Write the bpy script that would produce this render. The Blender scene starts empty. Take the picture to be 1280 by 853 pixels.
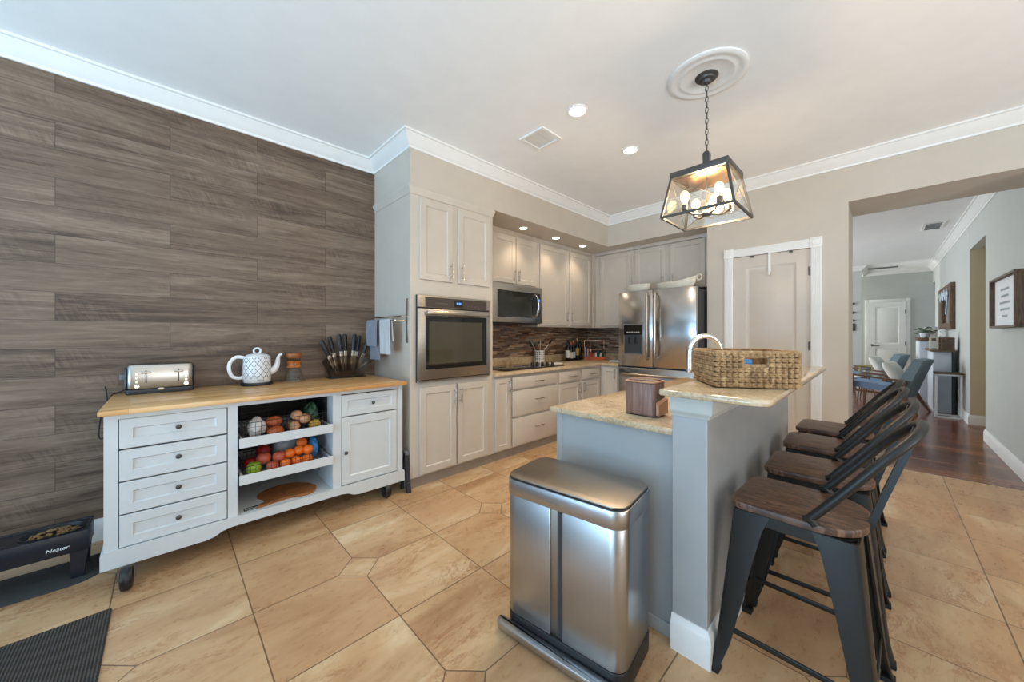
import bpy, bmesh, math, random
from mathutils import Vector, Matrix
random.seed(7)
C = bpy.context.scene.collection
SC = bpy.context.scene
R = math.radians
PI = math.pi

# ------------------------------------------------------------------ camera, world, lights, exposure
H = 1.28
cam = bpy.data.cameras.new('camera'); camo = bpy.data.objects.new('camera', cam); C.objects.link(camo)
cam.sensor_width = 36.0; cam.sensor_fit = 'HORIZONTAL'
cam.lens = 446.0 / 1280 * 36
cam.shift_y = -8.1 / 1280
cam.clip_start = 0.02
YAW = R(45.93)
fwd = Vector((math.cos(YAW), math.sin(YAW), 0))
camo.location = (0, 0, H)
camo.rotation_euler = fwd.to_track_quat('-Z', 'Y').to_euler()
SC.camera = camo
SC.view_settings.view_transform = 'Standard'
SC.view_settings.look = 'None'
SC.view_settings.gamma = 1
SC.view_settings.exposure = 0.0
SC.view_settings.use_curve_mapping = False
try:
    SC.cycles.use_denoising = True
    SC.cycles.max_bounces = 10
    SC.cycles.diffuse_bounces = 5
    SC.cycles.glossy_bounces = 4
    SC.cycles.transmission_bounces = 8
    SC.cycles.transparent_max_bounces = 12
    SC.cycles.sample_clamp_indirect = 4.0
    SC.cycles.caustics_reflective = False
    SC.cycles.caustics_refractive = False
except Exception:
    pass
W = bpy.data.worlds.new('world'); SC.world = W; W.use_nodes = True
W.node_tree.nodes['Background'].inputs[0].default_value = (0.62, 0.78, 1.0, 1)
W.node_tree.nodes['Background'].inputs[1].default_value = 1.0

def area(name, loc, direction, sx, sy, power, col, spread=180):
    l = bpy.data.lights.new(name, 'AREA'); l.shape = 'RECTANGLE'; l.size = sx; l.size_y = sy
    l.energy = power; l.color = col; l.spread = R(spread)
    o = bpy.data.objects.new(name, l); C.objects.link(o); o.location = loc
    o.rotation_euler = Vector(direction).to_track_quat('-Z', 'Y').to_euler()
    return o
# daylight through the glazed wall behind the camera, the side windows and the living-room windows
area('daylight_back', (-3.15, 0.55, 1.25), (1, 0, 0.3), 4.2, 2.3, 78, (0.34, 0.66, 1.0))
area('daylight_side', (0.6, -3.35, 1.45), (0, 1, 0.3), 4.6, 2.0, 40, (1.0, 0.86, 0.70))
area('daylight_living', (9.2, 3.62, 1.5), (0, -1, 0.2), 4.6, 2.2, 150, (0.90, 0.97, 1.0))
area('far_wall_fill', (12.7, 3.4, 1.6), (0, -1, 0), 1.0, 1.8, 90, (0.92, 0.97, 1.0))  # unseen lamp added behind the partition to brighten the far wall
# unseen fill lamps added outside the glazing, throwing light up onto the ceiling
area('ceiling_fill_back', (-4.8, 0.55, 0.08), (0.25, 0, 1), 3.3, 3.3, 560, (0.48, 0.76, 1.0))
area('ceiling_fill_side', (0.6, -5.0, 0.35), (0, 0.25, 1), 3.3, 3.3, 400, (0.86, 0.94, 1.0))

# ------------------------------------------------------------------ helpers
ORIG = {}
def put(o, label, cat, group=None, kind=None):
    o['label'] = label; o['category'] = cat
    if group: o['group'] = group
    if kind: o['kind'] = kind
    return o

def thing(name, label, cat, loc=(0, 0, 0), rotz=0.0, group=None):
    o = bpy.data.objects.new(name, None); C.objects.link(o)
    o.empty_display_size = 0.05
    o.location = loc; o.rotation_euler = (0, 0, rotz)
    ORIG[o.name] = Vector(loc)
    return put(o, label, cat, group)

def copy_tree(o, parent=None):
    c = o.copy(); C.objects.link(c)
    if parent is not None: c.parent = parent
    for ch in list(o.children): copy_tree(ch, c)
    return c

class MB:
    def __init__(self, M=None):
        self.bm = bmesh.new(); self.M = M or Matrix.Identity(4); self.mi = 0
    def v(self, p): return self.bm.verts.new(self.M @ Vector(p))
    def f(self, vs):
        try:
            fc = self.bm.faces.new(vs); fc.material_index = self.mi; return fc
        except ValueError: return None
    def box(self, x0, x1, y0, y1, z0, z1, bev=0.0, seg=2):
        if x0 > x1: x0, x1 = x1, x0
        if y0 > y1: y0, y1 = y1, y0
        if z0 > z1: z0, z1 = z1, z0
        vs = [self.v(p) for p in ((x0,y0,z0),(x1,y0,z0),(x1,y1,z0),(x0,y1,z0),(x0,y0,z1),(x1,y0,z1),(x1,y1,z1),(x0,y1,z1))]
        fs = [self.f([vs[i] for i in q]) for q in ((0,3,2,1),(4,5,6,7),(0,1,5,4),(1,2,6,5),(2,3,7,6),(3,0,4,7))]
        if bev > 0:
            es = list({e for f in fs for e in f.edges})
            bmesh.ops.bevel(self.bm, geom=es, offset=bev, segments=seg, profile=0.5, affect='EDGES', clamp_overlap=True, material=-1)
        return self
    def loft(self, rings, caps=True, closed=True):
        vr = [[self.v(p) for p in r] for r in rings]
        n = len(vr[0])
        for a, b in zip(vr[:-1], vr[1:]):
            for i in range(n if closed else n - 1):
                j = (i + 1) % n
                self.f([a[i], a[j], b[j], b[i]])
        if caps and closed:
            self.f(list(reversed(vr[0]))); self.f(vr[-1])
        return self
    def cyl(self, p0, p1, r0, r1=None, n=20, caps=True):
        p0 = Vector(p0); p1 = Vector(p1); r1 = r0 if r1 is None else r1
        d = (p1 - p0).normalized(); a = d.orthogonal().normalized(); b = d.cross(a)
        return self.loft([[p + (a * math.cos(2*PI*i/n) + b * math.sin(2*PI*i/n)) * r for i in range(n)] for p, r in ((p0, r0), (p1, r1))], caps)
    def tube(self, pts, r, n=10, closed=False, caps=True):
        pts = [Vector(p) for p in pts]; N = len(pts); rings = []; a = None
        for i, p in enumerate(pts):
            if closed: t = (pts[(i+1) % N] - pts[i-1]).normalized()
            else: t = (pts[min(i+1, N-1)] - pts[max(i-1, 0)]).normalized()
            if a is None: a = t.orthogonal().normalized()
            a = (a - t * a.dot(t)).normalized(); b = t.cross(a)
            rr = r[i] if isinstance(r, (list, tuple)) else r
            rings.append([p + (a * math.cos(2*PI*k/n) + b * math.sin(2*PI*k/n)) * rr for k in range(n)])
        if closed: rings.append(rings[0]); caps = False
        return self.loft(rings, caps)
    def lathe(self, prof, c=(0, 0, 0), n=32, caps=True):
        c = Vector(c)
        return self.loft([[c + Vector((r*math.cos(2*PI*i/n), r*math.sin(2*PI*i/n), z)) for i in range(n)] for r, z in prof], caps)
    def prism(self, poly, z0, z1):
        return self.loft([[(x, y, z0) for x, y in poly], [(x, y, z1) for x, y in poly]])
    def ball(self, c, r, n=20, m=12, fn=None):
        c = Vector(c); rr = (r, r, r) if not hasattr(r, '__len__') else r
        rings = []
        for j in range(m + 1):
            th = PI * (0.012 + 0.976 * j / m)
            ring = []
            for i in range(n):
                d = Vector((math.sin(th)*math.cos(2*PI*i/n), math.sin(th)*math.sin(2*PI*i/n), -math.cos(th)))
                k = fn(d) if fn else 1.0
                ring.append(c + Vector((d.x*rr[0], d.y*rr[1], d.z*rr[2])) * k)
            rings.append(ring)
        return self.loft(rings)
    def sheet(self, grid, th):
        """grid[i][j] points -> a thin closed sheet of thickness th along its normals"""
        G = [[Vector(p) for p in r] for r in grid]; n = len(G); m = len(G[0])
        def nrm(i, j):
            u = G[min(i+1, n-1)][j] - G[max(i-1, 0)][j]; w = G[i][min(j+1, m-1)] - G[i][max(j-1, 0)]
            k = u.cross(w); return k.normalized() if k.length > 1e-9 else Vector((0, 0, 1))
        A = [[self.v(G[i][j] + nrm(i, j) * th/2) for j in range(m)] for i in range(n)]
        B = [[self.v(G[i][j] - nrm(i, j) * th/2) for j in range(m)] for i in range(n)]
        for i in range(n-1):
            for j in range(m-1):
                self.f([A[i][j], A[i+1][j], A[i+1][j+1], A[i][j+1]])
                self.f([B[i][j], B[i][j+1], B[i+1][j+1], B[i+1][j]])
        for i in range(n-1):
            for j in (0, m-1): self.f([A[i][j], A[i+1][j], B[i+1][j], B[i][j]])
        for j in range(m-1):
            for i in (0, n-1): self.f([A[i][j], A[i][j+1], B[i][j+1], B[i][j]])
        return self
    def shaker(self, u0, u1, w0, w1, d0, t=0.02, rail=0.055, ch=0.008, dep=0.009):
        """framed door in (u across, d outward along -y, w up): outward face at -(d0+t)"""
        def rect(i, d): return [(u0+i, -d, w0+i), (u1-i, -d, w0+i), (u1-i, -d, w1-i), (u0+i, -d, w1-i)]
        e = 0.003
        self.loft([rect(0, d0), rect(0, d0+t-e), rect(e, d0+t), rect(rail, d0+t), rect(rail+ch, d0+t-dep)])
        return self
    def build(self, name, mat, parent=None, local=False, ang=35, flat=False):
        bm = self.bm
        off = Vector((0, 0, 0))
        if parent is not None and not local: off = ORIG.get(parent.name, off)
        if off.length > 0: bmesh.ops.translate(bm, verts=bm.verts, vec=-off)
        bmesh.ops.recalc_face_normals(bm, faces=bm.faces)
        me = bpy.data.meshes.new(name); bm.to_mesh(me); bm.free()
        for m in (mat if isinstance(mat, (list, tuple)) else [mat]): me.materials.append(m)
        if not flat:
            for p in me.polygons: p.use_smooth = True
            try: me.set_sharp_from_angle(angle=R(ang))
            except Exception: pass
        o = bpy.data.objects.new(name, me); C.objects.link(o)
        if parent is not None:
            o.parent = parent; ORIG[o.name] = off.copy()
        return o

def struct(name, mb, mat, **k):
    o = mb.build(name, mat, **k); o['kind'] = 'structure'; return o

def smooth_path(P, n=8, closed=False):
    P = [Vector(p) for p in P]; out = []; N = len(P)
    for i in range(N if closed else N - 1):
        if closed: a, b, c, d = P[i-1], P[i], P[(i+1) % N], P[(i+2) % N]
        else: a, b, c, d = P[max(i-1, 0)], P[i], P[i+1], P[min(i+2, N-1)]
        for k in range(n):
            t = k / n
            out.append(0.5*((2*b) + (c-a)*t + (2*a-5*b+4*c-d)*t*t + (3*b-a-3*c+d)*t*t*t))
    if not closed: out.append(P[-1])
    return out

def rrect(x0, x1, y0, y1, r, n=6):
    rs = r if hasattr(r, '__len__') else (r, r, r, r)
    out = []
    for (cx, cy, a0, rr) in ((x1-rs[0], y1-rs[0], 0, rs[0]), (x0+rs[1], y1-rs[1], 90, rs[1]), (x0+rs[2], y0+rs[2], 180, rs[2]), (x1-rs[3], y0+rs[3], 270, rs[3])):
        for k in range(n + 1):
            a = R(a0 + 90*k/n); out.append((cx + rr*math.cos(a), cy + rr*math.sin(a)))
    return out

def slab(mb, poly_fn, z0, z1, e=0.006):
    """poly_fn(inset) -> polygon ; slab with eased edges"""
    rings = []
    for i, z in ((e, z0), (0.3*e, z0+0.3*e), (0, z0+e), (0, z1-e), (0.3*e, z1-0.3*e), (e, z1)):
        rings.append([(x, y, z) for x, y in poly_fn(i)])
    return mb.loft(rings)

def sweep(mb, path, prof, side=1, closed=False):
    """profile (offset from path, z) along a 2D polyline with mitred corners; side=+1 offsets to the left"""
    P = [Vector(p) for p in path]; N = len(P); rings = []
    for i in range(N):
        d0 = (P[i] - P[i-1]).normalized() if (i > 0 or closed) else None
        d1 = (P[(i+1) % N] - P[i]).normalized() if (i < N-1 or closed) else None
        if d0 is None: d0 = d1
        if d1 is None: d1 = d0
        n0 = Vector((-d0.y, d0.x)) * side; n1 = Vector((-d1.y, d1.x)) * side
        m = (n0 + n1); m = m / max(m.dot(n0), 0.2)
        rings.append([(P[i].x + m.x*o, P[i].y + m.y*o, z) for o, z in prof])
    if closed: rings.append(rings[0])
    return mb.loft(rings, caps=not closed)

def text_mesh(name, s, size, ext, M, mat, parent, shear=0.0):
    cu = bpy.data.curves.new(name, 'FONT'); cu.body = s; cu.size = size; cu.extrude = ext; cu.align_x = 'CENTER'; cu.align_y = 'CENTER'; cu.shear = shear
    cu.resolution_u = 3
    t = bpy.data.objects.new('tmp', cu); C.objects.link(t)
    dg = bpy.context.evaluated_depsgraph_get(); dg.update()
    me = bpy.data.meshes.new_from_object(t.evaluated_get(dg))
    bpy.data.objects.remove(t); bpy.data.curves.remove(cu)
    me.name = name
    me.transform(M)
    me.materials.clear(); me.materials.append(mat)
    o = bpy.data.objects.new(name, me); C.objects.link(o); o.parent = parent
    return o

# ------------------------------------------------------------------ materials
def lin(c):
    return tuple(((x/255)/12.92 if x/255 <= 0.04045 else ((x/255+0.055)/1.055)**2.4) for x in c)
def rgba(c): return (*lin(c), 1)

class NT:
    def __init__(self, name):
        self.m = bpy.data.materials.new(name); self.m.use_nodes = True
        self.t = self.m.node_tree; self.b = self.t.nodes['Principled BSDF']
        self._co = None
    def n(self, t, **k):
        x = self.t.nodes.new(t)
        for a, b in k.items(): setattr(x, a, b)
        return x
    def L(self, a, b): self.t.links.new(a, b)
    def put(self, sock, val):
        if hasattr(val, 'is_output'): self.L(val, sock)
        else: sock.default_value = val
    def co(self):
        if self._co is None:
            self._co = self.n('ShaderNodeSeparateXYZ'); self._tc = self.n('ShaderNodeTexCoord')
            self.L(self._tc.outputs['Object'], self._co.inputs[0])
        return self._co.outputs[0], self._co.outputs[1], self._co.outputs[2]
    def M(self, op, a, b=0.0, c=0.0):
        x = self.n('ShaderNodeMath', operation=op)
        self.put(x.inputs[0], a); self.put(x.inputs[1], b); self.put(x.inputs[2], c)
        return x.outputs[0]
    def vec(self, x, y, z):
        c = self.n('ShaderNodeCombineXYZ'); self.put(c.inputs[0], x); self.put(c.inputs[1], y); self.put(c.inputs[2], z); return c.outputs[0]
    def noise(self, v, scale=1.0, detail=4, rough=0.55, dist=0.0):
        x = self.n('ShaderNodeTexNoise'); self.L(v, x.inputs['Vector']); x.inputs['Scale'].default_value = scale
        x.inputs['Detail'].default_value = detail; x.inputs['Roughness'].default_value = rough; x.inputs['Distortion'].default_value = dist
        return x.outputs[0]
    def vor(self, v, scale=1.0, feature='F1'):
        x = self.n('ShaderNodeTexVoronoi', feature=feature); self.L(v, x.inputs['Vector']); x.inputs['Scale'].default_value = scale
        return x
    def wn(self, x, y):
        w = self.n('ShaderNodeTexWhiteNoise', noise_dimensions='3D'); self.L(self.vec(x, y, 0.37), w.inputs['Vector']); return w.outputs['Value']
    def ramp(self, f, stops):
        r = self.n('ShaderNodeValToRGB'); self.put(r.inputs[0], f)
        el = r.color_ramp.elements
        while len(el) < len(stops): el.new(0.5)
        for e, (p, c) in zip(el, stops): e.position = p; e.color = rgba(c)
        return r.outputs[0]
    def mix(self, f, a, b, mode='MIX'):
        x = self.n('ShaderNodeMix', data_type='RGBA', blend_type=mode)
        self.put(x.inputs[0], f)
        for s, v in ((x.inputs[6], a), (x.inputs[7], b)):
            if isinstance(v, tuple) and len(v) == 3: v = rgba(v)
            self.put(s, v)
        return x.outputs[2]
    def mr(self, f, a, b, c=0.0, d=1.0, smooth=False):
        x = self.n('ShaderNodeMapRange', interpolation_type='SMOOTHSTEP' if smooth else 'LINEAR')
        self.put(x.inputs[0], f)
        for i, q in enumerate((a, b, c, d)): self.put(x.inputs[i+1], q)
        return x.outputs[0]
    def bump(self, h, strength=0.2, dist=0.01):
        x = self.n('ShaderNodeBump'); x.inputs['Strength'].default_value = strength; x.inputs['Distance'].default_value = dist
        self.L(h, x.inputs['Height']); self.L(x.outputs[0], self.b.inputs['Normal'])
    def done(self, col=None, rough=0.5, metal=0.0, **k):
        if col is not None:
            if isinstance(col, tuple) and len(col) == 3: col = rgba(col)
            self.put(self.b.inputs['Base Color'], col)
        self.put(self.b.inputs['Roughness'], rough); self.put(self.b.inputs['Metallic'], metal)
        for a, v in k.items(): self.put(self.b.inputs[a.replace('_', ' ')], v)
        return self.m
    def planks(self, u, v, L, h, u0=0.0, v0=0.0, shift=None, gap=0.002):
        row = self.M('FLOOR', self.M('DIVIDE', self.M('SUBTRACT', v, v0), h))
        if shift is None: off = self.wn(row, 3.3)
        else: off = self.M('MULTIPLY', self.M('MODULO', self.M('ABSOLUTE', row), 2.0), shift)
        uu = self.M('ADD', self.M('DIVIDE', self.M('SUBTRACT', u, u0), L), off)
        col = self.M('FLOOR', uu)
        fu = self.M('MULTIPLY', self.M('SUBTRACT', uu, col), L)
        fv = self.M('MULTIPLY', self.M('FRACT', self.M('DIVIDE', self.M('SUBTRACT', v, v0), h)), h)
        du = self.M('MINIMUM', fu, self.M('SUBTRACT', L, fu)); dv = self.M('MINIMUM', fv, self.M('SUBTRACT', h, fv))
        seam = self.M('LESS_THAN', self.M('MINIMUM', du, dv), gap)
        return self.wn(col, row), self.wn(row, self.M('ADD', col, 9.7)), seam

def plain(name, col, rough=0.5, metal=0.0, var=0.03, scale=6.0, bump=0.0, bscale=120.0, **k):
    t = NT(name); x, y, z = t.co(); v = t.vec(x, y, z)
    nz = t.noise(v, scale, 3)
    lo = tuple(max(0, c*(1-var)) for c in col); hi = tuple(min(255, c*(1+var)) for c in col)
    c = t.ramp(nz, [(0.3, lo), (0.7, hi)])
    if bump > 0: t.bump(t.noise(v, bscale, 3), bump, 0.002)
    return t.done(c, rough, metal, **k)

def steel(name, col, rough=0.28, axis=2, stretch=0.02, amt=0.08):
    t = NT(name); x, y, z = t.co()
    s = [180.0, 180.0, 180.0]; s[axis] *= stretch
    v = t.vec(t.M('MULTIPLY', x, s[0]), t.M('MULTIPLY', y, s[1]), t.M('MULTIPLY', z, s[2]))
    nz = t.noise(v, 1.0, 2)
    c = t.ramp(nz, [(0.25, tuple(q*(1-amt) for q in col)), (0.75, tuple(min(255, q*(1+amt)) for q in col))])
    return t.done(c, rough, 1.0)

def emit(name, col, strength):
    t = NT(name); t.b.inputs['Emission Color'].default_value = rgba(col); t.b.inputs['Emission Strength'].default_value = strength
    return t.done(col, 0.4)

def glassy(name, col, rough=0.02, mixf=0.8):
    """thin glass: clear with a fresnel sheen"""
    m = bpy.data.materials.new(name); m.use_nodes = True; t = m.node_tree
    for n in list(t.nodes): t.nodes.remove(n)
    o = t.nodes.new('ShaderNodeOutputMaterial'); mx = t.nodes.new('ShaderNodeMixShader'); tr = t.nodes.new('ShaderNodeBsdfTransparent'); gl = t.nodes.new('ShaderNodeBsdfGlossy'); fr = t.nodes.new('ShaderNodeLayerWeight')
    tr.inputs[0].default_value = rgba(col); gl.inputs['Roughness'].default_value = rough; gl.inputs[0].default_value = (1, 1, 1, 1)
    fr.inputs[0].default_value = 0.5
    pw = t.nodes.new('ShaderNodeMath'); pw.operation = 'POWER'; pw.inputs[1].default_value = 3.0; t.links.new(fr.outputs['Facing'], pw.inputs[0])
    ad = t.nodes.new('ShaderNodeMath'); ad.operation = 'MULTIPLY_ADD'; ad.inputs[1].default_value = mixf; ad.inputs[2].default_value = 0.04
    t.links.new(pw.outputs[0], ad.inputs[0]); t.links.new(ad.outputs[0], mx.inputs[0]); t.links.new(tr.outputs[0], mx.inputs[1]); t.links.new(gl.outputs[0], mx.inputs[2]); t.links.new(mx.outputs[0], o.inputs[0])
    return m

def plank_wall():
    t = NT('weathered_plank_wall'); x, y, z = t.co()
    r1, r2, seam = t.planks(x, z, 0.98, 0.168, u0=-0.472, v0=0.02, shift=0.5, gap=0.0018)
    xx = t.M('ADD', x, t.M('MULTIPLY', r1, 40)); yy = t.M('MULTIPLY', r2, 30)
    a = t.noise(t.vec(t.M('MULTIPLY', xx, 0.9), yy, t.M('MULTIPLY', z, 13)), 1.0, 4, 0.6, 0.9)
    b = t.noise(t.vec(t.M('MULTIPLY', xx, 6), yy, t.M('MULTIPLY', z, 120)), 1.0, 4, 0.65, 0.3)
    saw = t.noise(t.vec(t.M('ADD', t.M('MULTIPLY', xx, 70), t.M('MULTIPLY', z, 30)), yy, t.M('MULTIPLY', z, 9)), 1.0, 2, 0.6)
    sawz = t.mr(t.noise(t.vec(t.M('MULTIPLY', xx, 2.0), yy, t.M('MULTIPLY', z, 9)), 1.0, 2), 0.5, 0.68)
    ring = t.M('SINE', t.M('MULTIPLY', t.noise(t.vec(t.M('MULTIPLY', xx, 1.6), yy, t.M('MULTIPLY', z, 7.5)), 1.0, 2, 0.5, 1.2), 60.0))
    f = t.M('ADD', t.M('MULTIPLY', a, 0.62), t.M('MULTIPLY', b, 0.38))
    f = t.M('ADD', f, t.M('MULTIPLY', t.M('MULTIPLY', t.M('SUBTRACT', saw, 0.5), sawz), 0.30))
    f = t.M('ADD', f, t.M('MULTIPLY', ring, 0.014))
    f = t.M('ADD', f, t.M('MULTIPLY', t.M('SUBTRACT', r1, 0.5), 0.10))
    c = t.ramp(f, [(0.36, (66, 49, 38)), (0.45, (98, 79, 63)), (0.54, (117, 97, 80)), (0.70, (150, 129, 110))])
    c = t.mix(t.M('MULTIPLY', r2, 0.28), c, (112, 90, 72))
    c = t.mix(t.M('MULTIPLY', seam, 0.6), c, (50, 42, 36))
    t.bump(t.M('SUBTRACT', f, t.M('MULTIPLY', seam, 0.5)), 0.25, 0.004)
    return t.done(c, 0.5)

def tile_floor():
    t = NT('travertine_tile_floor'); x, y, z = t.co()
    T = 0.4775; gw = 0.0028
    u = t.M('DIVIDE', t.M('SUBTRACT', x, 0.763), T); v = t.M('DIVIDE', t.M('SUBTRACT', y, 1.999), T)
    iu = t.M('FLOOR', u); iv = t.M('FLOOR', v)
    def near(q):   # distance to nearest integer
        return t.M('ABSOLUTE', t.M('SUBTRACT', q, t.M('ROUND', q)))
    def near2(q):  # distance to nearest even integer
        h = t.M('MULTIPLY', q, 0.5); return t.M('MULTIPLY', t.M('ABSOLUTE', t.M('SUBTRACT', h, t.M('ROUND', h))), 2.0)
    dg = t.M('MINIMUM', near(u), near(v))
    dd = t.M('ADD', near2(u), near2(v))
    inside = t.M('LESS_THAN', dd, 0.226)
    grid = t.M('MULTIPLY', t.M('LESS_THAN', dg, gw/T), t.M('SUBTRACT', 1.0, inside))
    rim = t.M('LESS_THAN', t.M('ABSOLUTE', t.M('SUBTRACT', dd, 0.226)), 1.4*gw/T)
    grout = t.M('MAXIMUM', grid, rim)
    ru = t.M('ADD', t.M('MULTIPLY', iu, t.M('SUBTRACT', 1.0, inside)), t.M('MULTIPLY', inside, t.M('ADD', t.M('ROUND', u), 51.5)))
    rv = t.M('ADD', t.M('MULTIPLY', iv, t.M('SUBTRACT', 1.0, inside)), t.M('MULTIPLY', inside, t.M('ADD', t.M('ROUND', v), 31.5)))
    r1 = t.wn(ru, rv); r2 = t.wn(rv, t.M('ADD', ru, 4.7))
    px_ = t.M('ADD', x, t.M('MULTIPLY', r1, 40)); py_ = t.M('ADD', y, t.M('MULTIPLY', r2, 40))
    a = t.noise(t.vec(t.M('MULTIPLY', px_, 1.7), t.M('MULTIPLY', py_, 4.6), r1), 1.0, 5, 0.6, 0.5)
    b = t.noise(t.vec(t.M('MULTIPLY', px_, 16), t.M('MULTIPLY', py_, 30), r2), 1.0, 5, 0.7, 0.3)
    f = t.M('ADD', t.M('MULTIPLY', a, 0.84), t.M('MULTIPLY', b, 0.16))
    c = t.ramp(f, [(0.32, (168, 127, 88)), (0.45, (193, 155, 114)), (0.56, (205, 171, 129)), (0.67, (222, 199, 163))])
    c = t.mix(t.mr(r2, 0.0, 1.0, 0.0, 0.40), c, (190, 146, 108))
    # rusty veins in patches
    vn = t.noise(t.vec(t.M('MULTIPLY', px_, 3.0), t.M('MULTIPLY', py_, 6.5), t.M('ADD', r2, 3.0)), 1.0, 7, 0.75, 1.0)
    vein = t.mr(t.M('ABSOLUTE', t.M('SUBTRACT', vn, 0.5)), 0.0, 0.035, 1.0, 0.0)
    zone = t.noise(t.vec(t.M('MULTIPLY', px_, 1.8), t.M('MULTIPLY', py_, 3.6), 0.0), 1.0, 2)
    zm = t.mr(zone, 0.48, 0.62)
    c = t.mix(t.M('MULTIPLY', t.M('MULTIPLY', vein, zm), 0.75), c, (158, 104, 64))
    pit = t.noise(t.vec(t.M('MULTIPLY', px_, 40), t.M('MULTIPLY', py_, 75), r1), 1.0, 3, 0.6)
    pm = t.M('MULTIPLY', t.mr(pit, 0.60, 0.66), t.mr(zone, 0.60, 0.68))
    c = t.mix(t.M('MULTIPLY', pm, 0.55), c, (140, 100, 66))
    c = t.mix(t.M('MULTIPLY', grout, 0.9), c, (108, 84, 60))
    h = t.M('SUBTRACT', t.M('SUBTRACT', t.M('MULTIPLY', f, 0.2), t.M('MULTIPLY', grout, 0.6)), t.M('MULTIPLY', pm, 0.4))
    t.bump(h, 0.25, 0.004)
    return t.done(c, t.mr(b, 0.3, 0.7, 0.24, 0.38))

def plank_mat(name, cols, L, h, u, v, rough, gap=0.0012, gx=2.0, gy=40.0, seamcol=(40, 28, 20), rnd=0.25, sd=0.8, bumpv=0.1):
    t = NT(name); q = t.co(); uu, vv = q[u], q[v]
    r1, r2, seam = t.planks(uu, vv, L, h, gap=gap)
    p = t.vec(t.M('ADD', t.M('MULTIPLY', uu, gx), t.M('MULTIPLY', r1, 40)), t.M('ADD', t.M('MULTIPLY', vv, gy), t.M('MULTIPLY', r2, 40)), 0.0)
    a = t.noise(p, 1.0, 5, 0.6, 0.5)
    f = t.M('ADD', a, t.M('MULTIPLY', t.M('SUBTRACT', r1, 0.5), rnd))
    n = len(cols)
    c = t.ramp(f, [(0.3 + 0.4*i/(n-1), k) for i, k in enumerate(cols)])
    c = t.mix(t.M('MULTIPLY', seam, sd), c, seamcol)
    t.bump(t.M('SUBTRACT', t.M('MULTIPLY', a, 0.3), seam), bumpv, 0.003)
    return t.done(c, rough)

def grain(name, cols, axis=0, s=3.0, k=45.0, rough=0.45, dist=1.5):
    t = NT(name); q = t.co(); m = [k, k, k]; m[axis] = s
    p = t.vec(*(t.M('MULTIPLY', q[i], m[i]) for i in range(3)))
    a = t.noise(p, 1.0, 4, 0.6, dist); n = len(cols)
    c = t.ramp(a, [(0.3 + 0.4*i/(n-1), kk) for i, kk in enumerate(cols)])
    t.bump(a, 0.12, 0.002)
    return t.done(c, rough)

def granite():
    t = NT('tan_granite'); x, y, z = t.co(); v = t.vec(x, y, z)
    a = t.noise(v, 5, 5, 0.65, 0.6); b = t.noise(v, 70, 4, 0.7); s = t.vor(v, 130).outputs[0]
    f = t.M('ADD', t.M('MULTIPLY', a, 0.5), t.M('MULTIPLY', b, 0.5))
    c = t.ramp(f, [(0.36, (138, 124, 102)), (0.44, (182, 158, 126)), (0.52, (202, 178, 144)), (0.62, (212, 194, 166)), (0.72, (172, 172, 158))])
    d = t.M('MULTIPLY', t.M('LESS_THAN', s, 0.25), t.M('GREATER_THAN', t.noise(v, 25, 2), 0.60))
    c = t.mix(t.M('MULTIPLY', d, 0.7), c, (84, 80, 66))
    return t.done(c, 0.10)

def mosaic():
    t = NT('mosaic_backsplash'); x, y, z = t.co()
    u = t.M('ADD', x, y)
    r1, r2, seam = t.planks(u, z, 0.13, 0.021, gap=0.0012)
    c = t.ramp(r1, [(0.0, (80, 60, 50)), (0.2, (126, 94, 72)), (0.4, (168, 132, 102)), (0.58, (142, 132, 120)), (0.75, (104, 84, 70)), (0.92, (200, 170, 140))])
    n = t.noise(t.vec(t.M('MULTIPLY', u, 60), t.M('MULTIPLY', r2, 20), t.M('MULTIPLY', z, 200)), 1.0, 3)
    c = t.mix(t.mr(n, 0.3, 0.7, 0.0, 0.35), c, (60, 46, 38))
    c = t.mix(seam, c, (92, 80, 70))
    t.bump(t.M('SUBTRACT', r2, seam), 0.2, 0.003)
    return t.done(c, t.mr(r2, 0, 1, 0.12, 0.5))

def kettle_pat():
    t = NT('quatrefoil_ceramic'); x, y, z = t.co()
    an = t.M('MULTIPLY', t.M('ARCTAN2', y, x), 14.0); zz = t.M('MULTIPLY', z, 135.0)
    cu = t.M('COSINE', an); cv = t.M('COSINE', zz)
    f = t.M('ADD', t.M('ADD', cu, cv), t.M('MULTIPLY', t.M('COSINE', t.M('MULTIPLY', an, 3.0)), 0.22))
    f = t.M('ADD', f, t.M('MULTIPLY', t.M('COSINE', t.M('MULTIPLY', zz, 3.0)), 0.22))
    ln = t.M('MULTIPLY', t.M('LESS_THAN', t.M('ABSOLUTE', f), 0.26), t.M('MULTIPLY', t.M('GREATER_THAN', z, 0.045), t.M('LESS_THAN', z, 0.178)))
    return t.done(t.mix(ln, (232, 234, 236), (104, 108, 116)), 0.18)

def ribbed_rug():
    t = NT('ribbed_rug'); x, y, z = t.co()
    w = t.M('SINE', t.M('MULTIPLY', x, 620.0))
    n = t.noise(t.vec(t.M('MULTIPLY', x, 60), t.M('MULTIPLY', y, 300), z), 1.0, 3)
    c = t.ramp(t.M('ADD', t.M('MULTIPLY', w, 0.25), n), [(0.2, (34, 32, 31)), (0.55, (66, 62, 58)), (0.8, (98, 92, 85))])
    t.bump(w, 0.6, 0.004)
    return t.done(c, 0.9)

def spots(name, base, dot, scale, thr=0.28, rough=0.3):
    t = NT(name); x, y, z = t.co(); v = t.vec(t.M('MULTIPLY', t.M('ARCTAN2', y, x), 0.06), z, 0.0)
    x_ = t.vor(v, scale); x_.inputs['Randomness'].default_value = 0.15
    return t.done(t.mix(t.M('LESS_THAN', x_.outputs[0], thr), base, dot), rough)

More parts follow.
